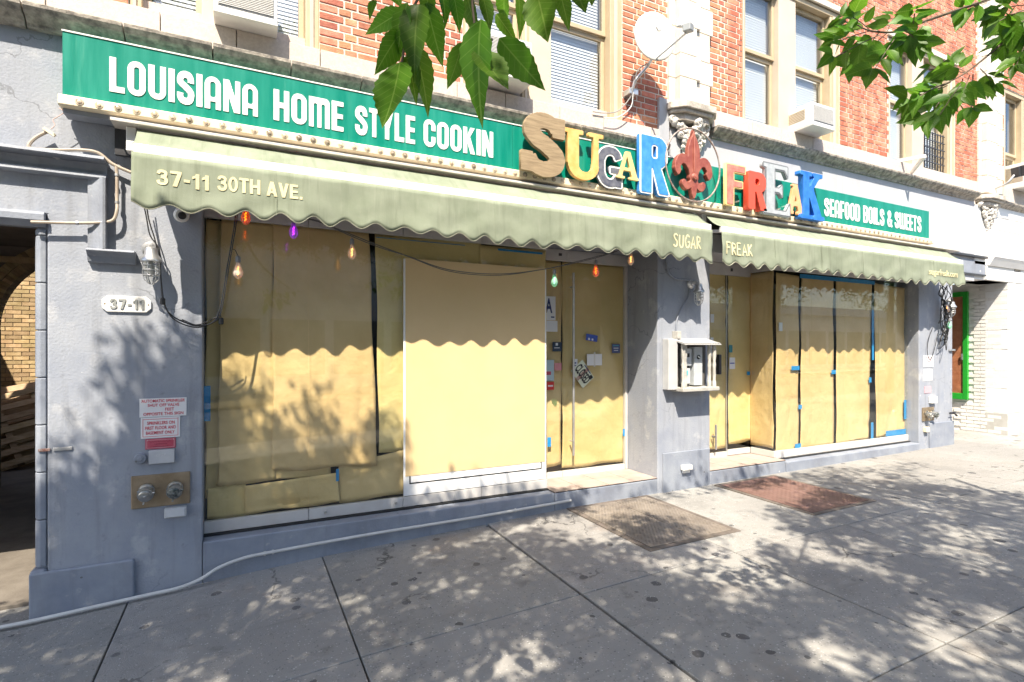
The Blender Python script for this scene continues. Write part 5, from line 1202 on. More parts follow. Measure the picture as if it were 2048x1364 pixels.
bulb_part(e, (10.13, -.13, 2.36), 'clear', .01); bulb_part(e, (10.2, -.13, 2.1), 'green', .01)

# meter cupboard with little tin roof on the middle pier
e = thing('meter_cupboard', (4.6, -.1, 1.1), 'open weathered wooden cupboard with tin roof holding two grey meters', 'cupboard')
mx0, mx1, mz0, mz1 = 4.44, 4.97, 1.155, 1.63; CRM = mat('weathered_cream_wood', (.33, .32, .29), (.50, .48, .44), 14, .75, .4, 40)
MB().box(4.30, mx0 - .003, -.10, 0, 1.13, 1.71).build('side_box', mat('pale_panel', (.42, .43, .44), (.5, .5, .5), 6, .6), e, bevel=.006)
MB().box(4.445, 4.50, -.09, 0, 1.712, 1.80).build('cable_box', CRM, e, bevel=.004)
m = MB()
for k in range(22):
    xa = mx0 - .02 + (mx1 - mx0 + .04) * k / 22; xb = mx0 - .02 + (mx1 - mx0 + .04) * (k + .5) / 22
    m.obox(((xa + xb) / 2, -.11, 1.685), ((xb - xa) / 2 + .002, 0, 0), (0, .115, .03), (0, -.002, .006))
m.build('tin_roof', mat('grey_tin', (.42, .42, .42), (.52, .52, .51), 10, .5), e); MB().obox((4.705, -.11, 1.676), ((mx1 - mx0) / 2 + .02, 0, 0), (0, .113, .03), (0, -.001, .004)).build('roof_board', METW, e)
MB().box(mx0 - .02, mx1 + .02, -.20, 0, 1.11, 1.155).build('shelf', CRM, e, bevel=.006)
for x in (mx0, mx0 + .045, mx1 - .105, mx1 - .05):
    MB().lathe([(.024, 0), (.024, .06), (.016, .08), (.022, .14), (.018, .20), (.023, .26), (.016, .30), (.024, .36), (.024, .50)], (x + .022, -.16 if x < 4.46 or x > 4.9 else -.14, 1.155), (0, 0, 1), 10).build('turned_post', CRM, e)
MB().box(4.55, 4.66, -.07, 0, 1.19, 1.37).build('meter', mat('meter_grey', (.42, .45, .47), (.5, .52, .54), 8, .4), e, bevel=.006)
MB().box(4.55, 4.67, -.08, 0, 1.40, 1.60).build('meter', mat('meter_grey', (.4, .4, .4)), e, bevel=.006)
mt = MB().box(4.70, 4.83, -.09, 0, 1.17, 1.62).build('meter', mat('meter_grey', (.4, .4, .4)), e, bevel=.006)
MB().lathe([(.026, 0), (.026, .006), (.022, .008)], (4.765, -.09, 1.50), (0, -1, 0), 18).build('badge', BLKR, mt); MB().obox((4.765, -.0985, 1.50), (.016, 0, -.010), (0, .001, 0), (.004, 0, .006)).build('stripe', METW, mt)
MB().box(4.565, 4.635, -.082, -.08, 1.50, 1.545).build('label_plate', BLKR, e); MB().box(4.56, 4.62, -.073, -.07, 1.29, 1.345).build('sticker', CYAN, e)
b = MB(); b.box(4.435, 4.96, -.012, -.002, 1.15, 1.66); b.build('back_board', mat('cupboard_back', (.07, .065, .06), (.12, .11, .10), 6, .8), e)
e = thing('outlet_box', (4.64, 0, .16), 'small white outlet box low on the middle pier', 'box')
MB().box(4.555, 4.70, -.07, -.017, .185, .245).build('hood', METW, e, bevel=.008); MB().box(4.575, 4.68, -.045, -.017, .15, .184).build('body', METW, e, bevel=.004)
# end pier plates
for n_, x0, x1, z0, z1, lab, m_ in (('sprinkler_sign', 9.70, 10.00, 1.305, 1.49, 'upper white sign on the end pier under the hanging cords', SGW), ('sprinkler_sign', 9.71, 9.97, 1.085, 1.27, 'lower white sign with faint lettering on the end pier', SGW), ('valve_tag', 9.735, 9.925, .885, .995, 'pale pink plate on the end pier', flat('pale_pink_plate', (.62, .36, .40)))):
    e = plate(n_, x0, x1, z0, z1, lab, m_, t=.004)
    if m_ is SGW:
        for k in range(3): text('lettering', ('SPRINKLER', 'SHUT OFF', 'VALVE')[k], x0 + .05, x1 - .05, z1 - .05 - .045 * k, z1 - .025 - .045 * k, -.0062, flat('faint_red', (.6, .35, .36)), e, ext=.0004)
siamese(9.66, 10.0, .44, .66, 'bronze wall plate with projecting hose inlets on the end pier', 1)
e = thing('junction_box', (9.95, 0, .70), 'white cover box above the hose inlets on the end pier', 'box'); MB().box(9.86, 10.02, -.05, 0, .72, .83).build('cover', METW, e, bevel=.006)
e = thing('outlet_box', (9.75, 0, .25), 'cream outlet box low on the end pier', 'box'); MB().box(9.70, 9.80, -.05, 0, .27, .35).build('body', CREAM, e, bevel=.006)
e = thing('latch_hasp', (10.5, -.02, 1.55), 'small steel bracket on the right edge of the end pier', 'latch'); MB().box(10.46, 10.62, -.03, 0, 1.56, 1.59).build('arm', STEEL, e, bevel=.004)
e = thing('hose_tap', (10.5, 0, .5), 'dark tap sticking out low on the right of the end pier', 'tap'); b = MB(); b.tube([(10.5, 0, .53), (10.5, -.07, .53), (10.53, -.09, .49)], .016, 8); b.tube([(10.42, -.06, .55), (10.58, -.06, .55)], .007, 6); b.build('valve', BLACKP, e)

# ================================================================== CELLAR HATCHES IN THE PAVEMENT
def hatch(c0, c1, y0, y1, m, label, split):
    """c0,c1: x range; slabs of tread plate in a steel frame"""
    e = thing('cellar_hatch', ((c0 + c1) / 2, (y0 + y1) / 2, gz((c0 + c1) / 2)), label, 'hatch', 'steel cellar hatches in the pavement')
    zf = lambda x, y, d: gz(x, y) + d
    def slab(nm, x0, x1, ya, yb, d, mm, par):
        b = MB().add([(x, y, zf(x, y, dd)) for dd in (-.03, d) for x, y in ((x0, ya), (x1, ya), (x1, yb), (x0, yb))], [(3, 2, 1, 0), (4, 5, 6, 7), (0, 1, 5, 4), (1, 2, 6, 5), (2, 3, 7, 6), (3, 0, 4, 7)])
        return b.build(nm, mm, par, bevel=.002)
    f = .05; FRM = mat('hatch_frame', (.10, .085, .07), (.17, .14, .12), 9, .7)
    slab('frame_bar', c0, c1, y0, y0 + f, .006, FRM, e); slab('frame_bar', c0, c1, y1 - f, y1, .006, FRM, e); slab('frame_bar', c0, c0 + f, y0 + f, y1 - f, .006, FRM, e); slab('frame_bar', c1 - f, c1, y0 + f, y1 - f, .006, FRM, e)
    xs_ = [c0 + f + .006, c0 + (c1 - c0) * split, c1 - f - .006]
    for k in range(2):
        xa, xb = xs_[k] + (.004 if k else 0), xs_[k + 1] - (.004 if not k else 0)
        lf = slab('door_leaf', xa, xb, y0 + f + .006, y1 - f - .006, .009, m, e)
        t = MB(); y = y0 + f + .03; r_ = 0
        while y < y1 - f - .03:                       # raised tread lozenges
            x = xa + .02 + (.018 if r_ % 2 else 0)
            while x < xb - .02:
                d = .012; a = (1 if (r_ + int(x * 28)) % 2 else -1)
                z = zf(x, y, .0092); t.add([(x - d, y - a * d * .5, z), (x, y - .004, z + .003), (x + d, y + a * d * .5, z), (x, y + .004, z + .003)], [(0, 1, 2), (0, 2, 3)]); x += .036
            y += .026; r_ += 1
        tag(t.build('tread_pattern', m, lf), kind='stuff')
    return e
hatch(2.99, 4.05, -1.30, -.03, GHATCH, 'worn grey brown cellar hatch nearest the left door', .55)
hatch(5.05, 6.10, -1.32, -.06, RUST, 'red brown painted cellar hatch in front of the right door', .55)

# ================================================================== THINGS ON THE UPPER WALL
def ac_unit(x0, x1, z0, z1, y0, y1, label, tilt=0):
    e = thing('window_air_conditioner', ((x0 + x1) / 2, y1, z0), label, 'air conditioner', 'window air conditioners')
    MB().box(x0, x1, y0, y1, z0, z1).build('casing', METW, e, bevel=.012)
    MB().box(x0 + .03, x1 - .03, y0 - .004, y0 + .0, z0 + .05, z1 - .03).build('coil', mat('coil_grey', (.34, .34, .35), (.46, .46, .47), 30, .5, metal=.3), e)
    b = MB(); z = z0 + .06
    while z < z1 - .04: b.box(x0 + .03, x1 - .03, y0 - .010, y0 - .0045, z, z + .004); z += .013
    tag(b.build('grille', METW, e), kind='stuff')
    b = MB(); z = z0 + .10
    while z < z1 - .06: b.box(x0 - .004, x0 - .001, y0 + .10, y1 - .06, z, z + .008); z += .02
    tag(b.build('side_vent', mat('vent_tan', (.45, .36, .22), None, rough=.6), e), kind='stuff')
    MB().box(x0 - .002, x1 + .002, y0 - .012, y1, z0 - .012, z0 - .001).build('base_pan', METW, e, bevel=.004)
    return e
ac_unit(-.19, .245, 4.100, 4.46, -.20, .12, 'air conditioner at the top edge above the green sign')
ac_unit(1.97, 2.46, 4.13, 4.50, -.26, .12, 'air conditioner half hidden behind the hanging leaves')
ac_unit(6.52, 6.98, 4.475, 4.765, -.30, .12, 'boxy white air conditioner in the right double window')
ac_unit(12.55, 13.2, 4.52, 4.95, -.30, .12, 'air conditioner at the far right edge beside the floodlight')
MB  # satellite dish
e = thing('satellite_dish', (3.9, 0, 4.45), 'white satellite dish on a bent mast beside the stone pilaster', 'satellite dish')
dc = Vector((3.905, -.33, 4.905)); dn = Vector((-.25, -.95, .08)).normalized(); uu = Vector((0, 0, 1)) - dn * dn.z; uu.normalize(); vv = dn.cross(uu)
m = MB(); rings = 7; seg = 28; vs = [dc - dn * .04]
for i in range(1, rings + 1):
    t = i / rings
    for k in range(seg):
        a = 2 * math.pi * k / seg; vs.append(dc + vv * .235 * t * math.cos(a) + uu * .27 * t * math.sin(a) - dn * .04 * (1 - t * t))
fs = [(0, 1 + k, 1 + (k + 1) % seg) for k in range(seg)]
for i in range(rings - 1):
    for k in range(seg): fs.append((1 + i * seg + k, 1 + (i + 1) * seg + k, 1 + (i + 1) * seg + (k + 1) % seg, 1 + i * seg + (k + 1) % seg))
m.add(vs, fs); m.smooth = True; o = m.build('reflector', mat('dish_white', (.56, .55, .51), (.52, .51, .47), 9, .4), e); s = o.modifiers.new('t', 'SOLIDIFY'); s.thickness = .012
lg = MB(); 
lgc = dc + uu * .12 - vv * .06 + dn * (-.027)
for q in (-1, 1): lg.obox(lgc + vv * .02 * q, vv * .014 + uu * .02 * q, uu * .018, dn * .003)
lg.build('logo', mat('dish_logo', (.45, .45, .44), None), e)
lnb = Vector((3.98, -.72, 4.80)); ft = dc - uu * .25
MB().tube([ft + dn * .0, lnb - Vector((.03, 0, .06))], .011, 8).build('feed_arm', STEEL, e)
hd = MB(); hd.obox(lnb, (.055, .03, .015), (.02, -.035, 0), (0, 0, .038)); hd.build('feed_head', mat('lnb_grey', (.28, .30, .31), None, rough=.5), e, bevel=.008)
hh = MB()
for k in range(3): hh.lathe([(.016, 0), (.018, .03), (.014, .045)], lnb + Vector((-.06 + .035 * k, .03, .03 + .006 * k)), (-.5, .8, .1), 12)
hh.build('feed_horn', METW, e)
MB().tube(smoothline([ft + Vector((-.02, .03, .02)), (3.88, -.22, 4.62), (3.80, -.14, 4.50), (3.79, -.10, 4.42)], 5), .017, 8).build('mast', STEEL, e)
MB().box(3.74, 3.86, -.11, .012, 4.36, 4.42).build('wall_foot', STEEL, e, bevel=.004)
MB().tube(smoothline([(3.86, -.25, 4.64), (3.77, -.20, 4.56), (3.78, -.12, 4.40), (3.75, -.08, 4.30), (3.62, -.06, 4.16), (3.45, -.05, 4.11), (3.30, -.05, 4.095)], 5), .006, 6).build('cable', mat('grey_cable', (.30, .29, .28), None), e)
MB().tube(smoothline([(3.79, -.11, 4.38), (3.77, -.09, 4.22), (3.60, -.09, 4.08), (3.42, -.08, 4.04)], 5), .005, 6).build('cable', METW, e)
# bracket, grille, floodlight
e = thing('wall_bracket', (8.9, 0, 4.4), 'empty white steel bracket on the stone sill right of the brick', 'bracket')
p0, p1, p2 = at(1850, 312, -.35), at(1795, 322, .0), at(1823, 345, -.05)
b = MB(); b.bar(p0, p1, .03, .05); b.bar(p0, p2, .03, .05); b.build('arms', METW, e)
e = thing('window_grille', (10.1, .05, 4.5), 'black iron bars over the far double window', 'grille')
b = MB()
for k in range(9): x = 9.80 + .08 * k; MB().box(x - .007, x + .007, .06, .074, 4.48, 5.15).build('bar', BLACKP, e)
for k in range(6): z = 4.52 + .12 * k; MB().box(9.78, 10.47, .052, .06, z - .007, z + .007).build('bar', BLACKP, e)
e = thing('floodlight', (11.95, -.1, 4.55), 'black finned floodlight on a bracket at the far right pilaster', 'floodlight')
fc = Vector((12.02, -.36, 4.66)); b = MB(); b.obox(fc, (.16, -.02, .04), (.01, .06, 0), (-.02, 0, .085)); b.build('housing', BLACKP, e, bevel=.01)
for k in range(6): MB().obox(fc + Vector((-.12 + .05 * k, -.075, -.02)), (.006, 0, 0), (0, .03, 0), (-.015, 0, .08)).build('fin', BLACKP, e)
b = MB(); b.tube(smoothline([(11.80, -.06, 4.40), (11.80, -.25, 4.45), (11.86, -.33, 4.58)], 4), .018, 8); b.box(11.74, 11.88, -.08, -.05, 4.32, 4.52); b.build('mount', STEEL, e)

# stacked pallets leaning inside the passage
rp = random.Random(3)
def pallet(loc, rot, label):
    e = thing('wooden_pallet', (0, 0, 0), label, 'pallet', 'old pallets stored in the passage')
    for k in range(7): MB().box(-.5, .5, -.6 + .185 * k, -.6 + .185 * k + .095, .10, .118).build('board', PALW, e)
    for k in range(3): MB().box(-.5 + .46 * k, -.42 + .46 * k, -.6, .6, .02, .099).build('stringer', PALW, e)
    for k in range(4): MB().box(-.5, .5, -.6 + .36 * k, -.6 + .36 * k + .095, .0, .018).build('board', PALW, e)
    e.matrix_basis = Matrix.Translation(loc) @ Matrix.Rotation(R(rot[0]), 4, 'X') @ Matrix.Rotation(R(rot[1]), 4, 'Y') @ Matrix.Rotation(R(rot[2]), 4, 'Z')
pallet((-3.25, 6.20, .30), (58, 12, 24), 'front wooden pallet leaning in the passage')
pallet((-3.35, 6.42, .38), (64, 8, 16), 'rear wooden pallet leaning behind the first in the passage')

# ================================================================== ACROSS THE STREET (seen only in the glass)
def far_block(x0, x1, h, m, label):
    e = thing('far_building', ((x0 + x1) / 2, -21, 0), label, 'building', 'buildings across the street')
    MB().box(x0, x1, -29, -21, -.6, h).build('wall', m, e); MB().box(x0 - .1, x1 + .1, -20.999, -20.7, h - .5, h + .1).build('cornice', WHITEP, e)
    n = max(2, int((x1 - x0) / 2.2)); w = (x1 - x0) / n
    for r_ in range(int((h - 4) / 3)):
        for k in range(n):
            xa = x0 + w * k + w * .28; f = MB().box(xa, xa + w * .44, -20.998, -20.93, 4.2 + 3 * r_, 6.0 + 3 * r_).build('window', WHITEP, e); MB().box(xa + .08, xa + w * .44 - .08, -20.929, -20.92, 4.28 + 3 * r_, 5.92 + 3 * r_).build('pane', flat('far_pane', (.10, .12, .14), .1), f)
    for k in range(n): MB().box(x0 + w * k + .2, x0 + w * (k + 1) - .2, -20.998, -20.95, .4, 2.9).build('shop_window', flat('far_shop_pane', (.14, .14, .13), .15), e)
far_block(-16, -2, 7.4, mat('far_tan', (.46, .38, .30), (.52, .44, .36), 2, .8), 'low tan building across the street mirrored in the left glass')
far_block(-1.8, 9, 6.6, mat('far_white', (.66, .64, .60), (.72, .70, .66), 2, .8), 'white building across the street mirrored in the glass')
far_block(26.2, 70, 4.6, mat('far_white', (.6, .6, .6)), 'long white building far along the street mirrored in the right glass')
far_block(9.2, 26, 6.2, mat('far_red', (.36, .17, .12), (.42, .22, .16), 2, .8), 'red brick building across the street mirrored in the right glass')

# ================================================================== STREET TREES
def leaf_mesh(name, w=.36, curl=.10, fold=.12, n=9):
    vs = []; fs = []
    for i in range(n + 1):
        t = i / n; hw = w * (math.sin(math.pi * t ** .75) ** .9) * (1 - .5 * t * t) * .74 if 0 < t < 1 else 0
        hw *= 1 + (.06 if i % 2 else -.04)
        z = -curl * t * t
        vs += [(t, -hw, z + fold * hw * 1.6), (t, 0, z), (t, hw, z + fold * hw * 1.6)]
    for i in range(n):
        a = 3 * i; fs += [(a, a + 3, a + 4, a + 1), (a + 1, a + 4, a + 5, a + 2)]
    me = bpy.data.meshes.new(name); me.from_pydata(vs, [], fs); me.materials.append(LEAF); me.shade_smooth(); return me
LM = [leaf_mesh('leaf', .34, .16, .14), leaf_mesh('leaf', .36, -.10, .22), leaf_mesh('leaf', .46, .28, .08), leaf_mesh('leaf', .30, .10, .3)]
BIG = [leaf_mesh('leaf', .33, .16, .14, 17), leaf_mesh('leaf', .27, .26, .22, 17), leaf_mesh('leaf', .37, -.14, .16, 17), leaf_mesh('leaf', .30, .36, .26, 17)]
def leaf_obj(parent, base, tip, me, roll=0., facing=None):
    base, tip = Vector(base), Vector(tip); d = tip - base; L = d.length; x = d.normalized()
    f = Vector(facing) if facing else Vector((0, -.4, 1)); z = f - x * f.dot(x); z.normalize(); y = z.cross(x)
    M = Matrix((x, y, z)).transposed().to_4x4() @ Matrix.Rotation(roll, 4, 'X')
    o = bpy.data.objects.new('leaf', me); COL.objects.link(o); o.parent = parent
    o.matrix_basis = Matrix.Translation(base - origin(parent)) @ M @ Matrix.Diagonal((L, L, L, 1)); return o
rt = random.Random(11)
t1 = thing('street_tree', (-2.6, -6.0, gz(-2.6, -6)), 'street tree whose big pointed leaves hang over the green sign', 'tree')
t2 = thing('street_tree', (5.0, -6.0, gz(5, -6)), 'street tree whose slender leaflets hang over the right upper windows', 'tree')
# how dense the leaf shade is where it lands (front wall and pavement), metres
FZ = ([-1.6, -1.25, -1.05, -.85, -.6, -.27, .3, 1.0, 1.15, 1.3, 2.0, 2.6, 3.0, 3.3], [.2, .5, 1.0, 1.45, 1.7, 1.62, 1.5, 1.5, 1.0, .3, .28, .25, .1, .0])
SUNW = [(150, 760, 44, 95), (215, 850, 50, 90), (110, 950, 30, 90), (215, 1030, 66, 40), (270, 905, 34, 44), (372, 930, 16, 80), (290, 740, 34, 56), (350, 720, 26, 46), (365, 1110, 18, 70), (120, 1090, 40, 44), (300, 1130, 24, 36), (180, 950, 30, 40), (300, 1070, 26, 22), (330, 860, 16, 40),
        (470, 770, 40, 70), (525, 740, 34, 56), (580, 770, 34, 70), (480, 860, 34, 56), (605, 850, 34, 46), (660, 740, 38, 56), (720, 765, 34, 66), (690, 855, 44, 46), (730, 900, 24, 50), (545, 905, 34, 34), (650, 935, 36, 24), (445, 960, 18, 60), (510, 980, 30, 20), (500, 1085, 30, 24), (560, 1090, 20, 20), (760, 1040, 24, 20), (680, 1060, 20, 16), (900, 1010, 26, 16), (960, 1000, 20, 12)]
SUNNY = [  # sunlit pools on the pavement: picture position and size, turned into ground points
    (1010, 1035, 60, 14), (1100, 1030, 90, 16), (1240, 1010, 110, 14), (1180, 1060, 60, 14), (1040, 1110, 36, 14), (1300, 1112, 40, 12), (1420, 1010, 110, 22), (1480, 1045, 80, 22), (1560, 1060, 40, 12), (1520, 990, 90, 14),
    (1460, 1090, 50, 14), (1600, 1078, 36, 10), (1640, 1100, 46, 11), (1700, 1112, 50, 9), (1755, 1130, 36, 8), (1838, 1150, 26, 8), (1870, 1210, 40, 22), (1850, 1245, 44, 22), (1905, 1262, 50, 18), (1960, 1200, 30, 10), (2020, 1225, 60, 18), (1930, 1300, 50, 16),
    (1650, 1290, 40, 22), (1720, 1285, 50, 20), (1790, 1325, 50, 14), (1690, 1310, 40, 12), (1400, 1335, 40, 18), (1980, 1340, 40, 16), (2030, 1290, 40, 12), (545, 1150, 30, 16), (600, 1180, 30, 10), (230, 1240, 30, 10), (850, 1085, 30, 10), (940, 1065, 30, 10), (960, 1160, 30, 10), (560, 1165, 20, 10), (690, 1170, 40, 10), (740, 1200, 36, 8), (100, 1270, 50, 12), (400, 1320, 40, 14), (880, 1140, 40, 10), (1020, 1300, 24, 10), (870, 1330, 36, 22), (330, 1290, 30, 9), (2000, 1120, 60, 10), (1900, 1085, 50, 9), (1960, 1060, 60, 9), (1475, 1170, 30, 10), (1480, 1200, 30, 8), (1720, 1085, 30, 8), (1560, 1130, 30, 8)]
def shade(p, wall_):
    if wall_:
        e = float(np.interp(p[0], *FZ))
        if p[2] > e or p[0] < -1.6 or p[0] > 3.3: return 0
        u, v, d = to_px(p)
        for su, sv, ru, rv in SUNW:
            if ((u - su) / ru) ** 2 + ((v - sv) / rv) ** 2 < 1: return .0
        return .55 if p[2] > e - .35 else .95
    q = to_px(p)
    if q is None: return .8
    u, v, d = q
    if v > 1400 or u < -150 or u > 2250: return .8 if p[1] > -6.3 else .55
    for su, sv, ru, rv in SUNNY:
        if ((u - su) / (ru * 1.25)) ** 2 + ((v - sv) / (rv * 1.5)) ** 2 < 1: return 0
    if u > 1560 and v < 955 + (u - 1750) * .10: return .10 if v > 925 and u < 1850 else 0
    if 1640 < u and v < 1010: return .45
    if u > 900 and v < 1015 + (1300 - u) * .05: return .25
    if u > 1000 and v < 1100: return .72
    return 1.0
clusters = [[], []]
SPR = [at_depth(u, v, 1.25) for u, v in ((800, 60), (950, 60), (1060, 40), (800, 180), (960, 180))] + [at_depth(u, v, 2.0) for u, v in ((1680, 60), (1780, 60), (1750, 130), (1850, 150), (1820, 210), (1930, 110), (1960, 200), (2000, 40))]
def shades_sprig(c):
    for k, q in enumerate(SPR):
        w = c - q; t = -w.dot(SUN)
        if t > .15 and (w + SUN * t).length < (.13 if k < 5 else .20): return True
    return False
def try_cluster(p, wall_):
    for _ in range(9):
        h = rt.uniform(3.6, 7.6); s = (h - p[2]) / 1.6; c = Vector((p[0] - .6 * s, p[1] - 1.0 * s, h))
        if c.y > -2.3 or c.y < -8.6 or shades_sprig(c): continue
        q = to_px(c)
        if q and -160 < q[0] < 2210 and q[1] > -190: continue
        i = 0 if c.x < 1.4 else 1; clusters[i].append(c); return
rw = random.Random(21)
for _ in range(4200):
    p = (rw.uniform(-1.5, 3.2), 0, rw.uniform(-.2, 1.75))
    if rw.random() < shade(p, True) * .62: try_cluster(p, True)
for _ in range(15000):
    p = (rw.uniform(-3.5, 9.5), rw.uniform(-4.9, -.05), 0)
    if rw.random() < shade(p, False) * (.84 if p[0] < 3 else .72): try_cluster(p, False)
def crown(root, cl, name):
    r = np.random.default_rng(3); K = 15; C_ = np.repeat(np.array([tuple(c) for c in cl]), K, 0); N = len(C_); un = lambda a_: a_ / np.linalg.norm(a_, axis=1, keepdims=True)
    ctr = C_ + r.normal(0, .085, (N, 3)); d = r.normal(0, 1, (N, 3)); d[:, 2] -= .6; d = un(d); L = r.uniform(.075, .125, (N, 1)); nn = r.normal(0, .6, (N, 3)) + np.array((0, 0, 1)); y = un(np.cross(nn, d)); nz = np.cross(d, y); w = L * r.uniform(.2, .27, (N, 1))
    V = np.stack([ctr, ctr + d * L * .45 + y * w + nz * w * .3, ctr + d * L, ctr + d * L * .45 - y * w + nz * w * .3], 1).reshape(-1, 3); base = np.arange(N)[:, None] * 4
    Fc = np.concatenate([base + np.array((0, 1, 2)), base + np.array((0, 2, 3))], 0).tolist()
    off = np.array(origin(root)); me = bpy.data.meshes.new('crown'); me.from_pydata((V - off).tolist(), [], Fc); me.materials.append(CROWN)
    o = bpy.data.objects.new('crown', me); COL.objects.link(o); o.parent = root; return o
for root, cl in ((t1, clusters[0]), (t2, clusters[1])):
    crown(root, cl, 'crown'); o0 = origin(root); tr = MB(); pts = [o0 + Vector((0, 0, -.1)), o0 + Vector((.02, .03, 1.2)), o0 + Vector((.08, .1, 2.6)), o0 + Vector((.15, .2, 4.0)), o0 + Vector((.3, .4, 5.4)), o0 + Vector((.4, .6, 6.8))]
    tr.tube(smoothline(pts, 4), list(np.linspace(.15, .03, 21)), 10); tr.build('trunk', BARK, root)
    rb = random.Random(4)
    lim = MB()
    for k in range(26):
        c = cl[rb.randrange(len(cl))]; st = smoothline(pts, 4)[rb.randrange(9, 18)]; mid = (st + c) / 2 + Vector((rb.uniform(-.2, .2), rb.uniform(-.2, .2), .35))
        q0 = to_px(mid)
        if q0 and 0 < q0[0] < 2048 and q0[1] > 0: continue
        lim.tube(smoothline([st, mid, c], 4), list(np.linspace(.035, .008, 9)), 6)
    lim.build('limbs', BARK, root)
# further kerb trees, seen only mirrored in the right window
for tx_, lab in ((14.5, 'kerb tree further right mirrored in the right window'), (20.5, 'kerb tree beyond the others mirrored in the right window')):
    t3 = thing('street_tree', (tx_, -6.0, gz(tx_, -6)), lab, 'tree'); o0 = origin(t3); rc = random.Random(int(tx_)); cl = []
    for _ in range(900):
        v_ = Vector((rc.gauss(0, 1), rc.gauss(0, 1), rc.gauss(0, 1))).normalized() * rc.random() ** .4; cl.append(o0 + Vector((v_.x * 2.4, v_.y * 2.2, 5.0 + v_.z * 2.1)))
    crown(t3, cl, 'crown'); MB().tube([o0 + Vector((0, 0, -.1)), o0 + Vector((.05, 0, 2.5)), o0 + Vector((.1, .1, 5))], [.14, .11, .05], 10).build('trunk', BARK, t3)
# near sprig of the first tree: big pointed leaves, placed leaf by leaf
dz = 1.25
near = [((806, 22), (727, 66), .02), ((815, 5), (783, 118), -.03), ((803, 62), (741, 148), .03), ((838, 8), (815, 128), .0), ((852, 5), (883, 132), .04), ((826, 86), (872, 228), .02), ((800, 124), (778, 272), -.02), ((812, 112), (840, 192), .05), ((926, 84), (897, 182), .03),
        ((962, 38), (940, 238), -.04), ((958, 98), (1012, 196), .0), ((992, 28), (1034, 84), .05), ((998, 76), (1090, 186), .02), ((1036, -10), (1050, 72), .04), ((1072, -20), (1104, 98), .03), ((1118, -22), (1142, 62), .05), ((905, -20), (925, 66), -.02), ((935, -10), (948, 76), .05), ((1150, -30), (1170, 36), .05), ((1180, -40), (1192, 22), .06), ((975, 98), (922, 170), .06), ((880, -30), (902, 40), .05), ((780, -30), (806, 20), .06), ((1010, -20), (1000, 60), .07), ((965, -10), (985, 60), .0), ((750, 0), (735, 30), .06) , ((860, -20), (845, 50), .03)]
tw = MB()
top = at_depth(960, -160, dz); tw.tube(smoothline([origin(t1) + Vector((.2, .25, 4.3)), (-1.2, -5.0, 4.3), (-.2, -4.3, 3.6), at_depth(700, -420, 1.2), top, at_depth(1080, -70, dz + .03)], 5), list(np.linspace(.03, .006, 26)), 6)
for br in (((960, -160), (880, -60), (824, 20), (806, 110), (802, 130)), ((960, -160), (945, -40), (948, 40), (962, 92), (985, 78)), ((1040, -110), (1070, -30)), ((1040, -100), (1120, -40))):
    tw.tube(smoothline([at_depth(u, v, dz + .01) for u, v in br], 5), .0032, 5)
tw.build('hanging_twig', BARK, t1)
for k, (a, c, dd) in enumerate(near):
    me = BIG[k % 4]; A_ = at_depth(a[0], a[1], dz + dd * .6); C_ = at_depth(c[0], c[1], dz + dd + .05 * math.sin(k * 1.7)); tow = (cam.location - A_).normalized()
    leaf_obj(t1, A_, C_, me, roll=R(35 * math.sin(k * 2.3)), facing=tow + Vector((.1 * math.sin(k), 0, .35)))
# slender compound leaves of the second tree
def cp_(x, y): return (1348 + x * .3418, y * .3418)
def compound(a, c, d, n=3, L=.085):
    A_, C_ = at_depth(*cp_(*a), d), at_depth(*cp_(*c), d + rt.uniform(-.12, .12)); ax = C_ - A_; pts = [A_ + ax * t + Vector((0, 0, -.02 * t * t)) for t in (0, .33, .66, .85)]
    tw2.tube(pts, .0018, 4); tow = (cam.location - A_).normalized(); side = ax.cross(tow).normalized(); x = ax.normalized()
    for k in range(n):
        t = .35 + .5 * k / max(1, n - 1); b0 = A_ + ax * t
        for s in (-1, 1):
            l_ = L * rt.uniform(.75, 1.15); tip = b0 + (x * rt.uniform(.5, .9) + side * s * rt.uniform(.6, .95) + Vector((0, 0, -rt.uniform(.0, .45)))).normalized() * l_
            leaf_obj(t2, b0 + side * s * .004, tip, LM[rt.randrange(4)], roll=rt.uniform(-.7, .7), facing=tow * rt.uniform(.3, 1) + Vector((rt.uniform(-.4, .4), 0, rt.uniform(.2, .9))))
    leaf_obj(t2, A_ + ax * .86, C_ + x * L * .35 + Vector((0, 0, -.02)), LM[rt.randrange(4)], roll=rt.uniform(-.4, .4), facing=tow + Vector((0, 0, .4)))
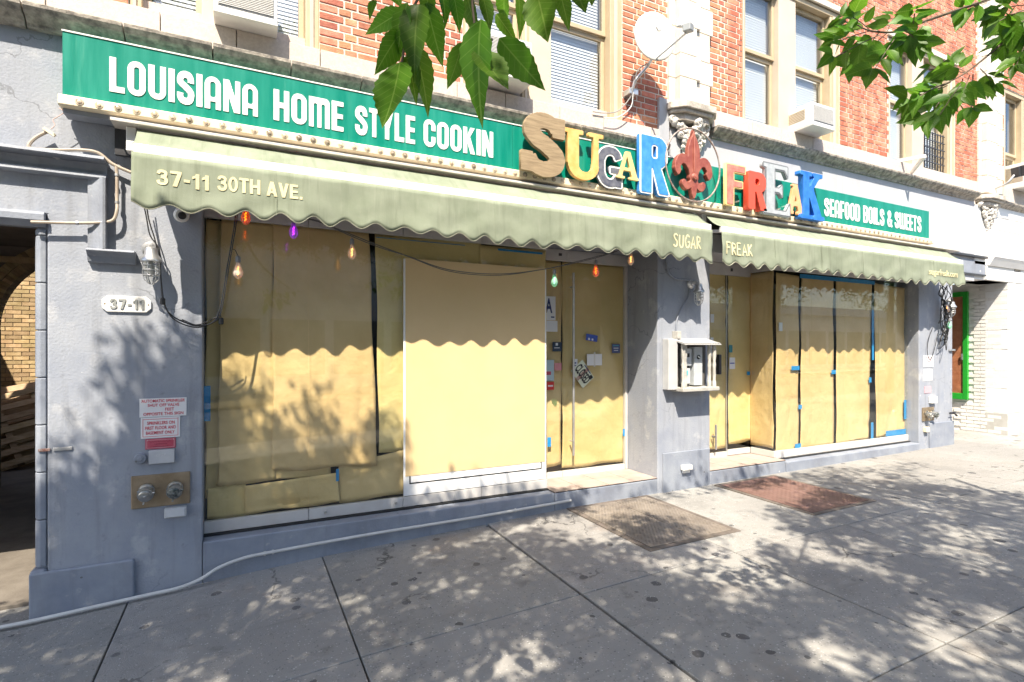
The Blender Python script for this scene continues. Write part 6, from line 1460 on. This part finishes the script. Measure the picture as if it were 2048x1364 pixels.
tw2 = MB(); d2_ = 2.0
for a, c in (((1150, 180), (1030, 60)), ((1150, 180), (900, 240)), ((1200, 205), (880, 340)), ((1250, 190), (1010, 390)), ((1300, 215), (1140, 430)), ((1250, 180), (1290, 70)), ((1400, 140), (1410, 40)), ((1350, 175), (1470, 260)), ((1300, 190), (1260, 330)), ((1200, 190), (1100, 300)), ((1480, 120), (1400, 200)), ((1420, 140), (1340, 260)), ((1100, 170), (960, 90)),
             ((1700, 425), (1470, 380)), ((1640, 465), (1320, 590)), ((1600, 500), (1340, 620)), ((1640, 510), (1430, 720)), ((1680, 490), (1520, 700)), ((1750, 435), (1740, 660)), ((1790, 400), (1900, 500)), ((1720, 430), (1600, 350)), ((1690, 460), (1640, 620)), ((1620, 480), (1480, 540)), ((1730, 440), (1680, 560)), ((1560, 500), (1400, 560)),
             ((2048, 60), (1870, 110)), ((2060, 30), (1900, 30)), ((2060, 160), (1930, 220)), ((2000, 200), (1880, 290)), ((2060, 250), (1985, 400)), ((1950, 40), (1830, 110)), ((1850, 0), (1660, 60)), ((1990, 190), (2040, 330)), ((2050, 120), (1960, 160)), ((1980, 60), (1960, 150)), ((2060, 90), (2000, 230))):
    compound(a, c, d2_ + rt.uniform(-.12, .12), 3 if rt.random() < .8 else 2)
def tws(pts, r0, r1):
    p = [at_depth(*cp_(*q), d2_) for q in pts]; s = smoothline(p, 5); tw2.tube(s, list(np.linspace(r0, r1, len(s))), 6)
tws([(2300, -160), (2000, -60), (1800, 10), (1480, 120), (1300, 185), (1150, 180), (1060, 140)], .008, .002)
tws([(2300, -60), (2120, 40), (1990, 190), (1830, 330), (1700, 430), (1560, 505)], .007, .002)
tws([(2300, -60), (2060, 30)], .005, .003)
tw2.tube(smoothline([origin(t2) + Vector((.2, .25, 4.2)), (5.2, -4.6, 4.4), (4.4, -3.6, 4.2), at_depth(*cp_(2300, -110), d2_)], 5), list(np.linspace(.03, .009, 16)), 6)
tw2.build('hanging_twig', BARK, t2)
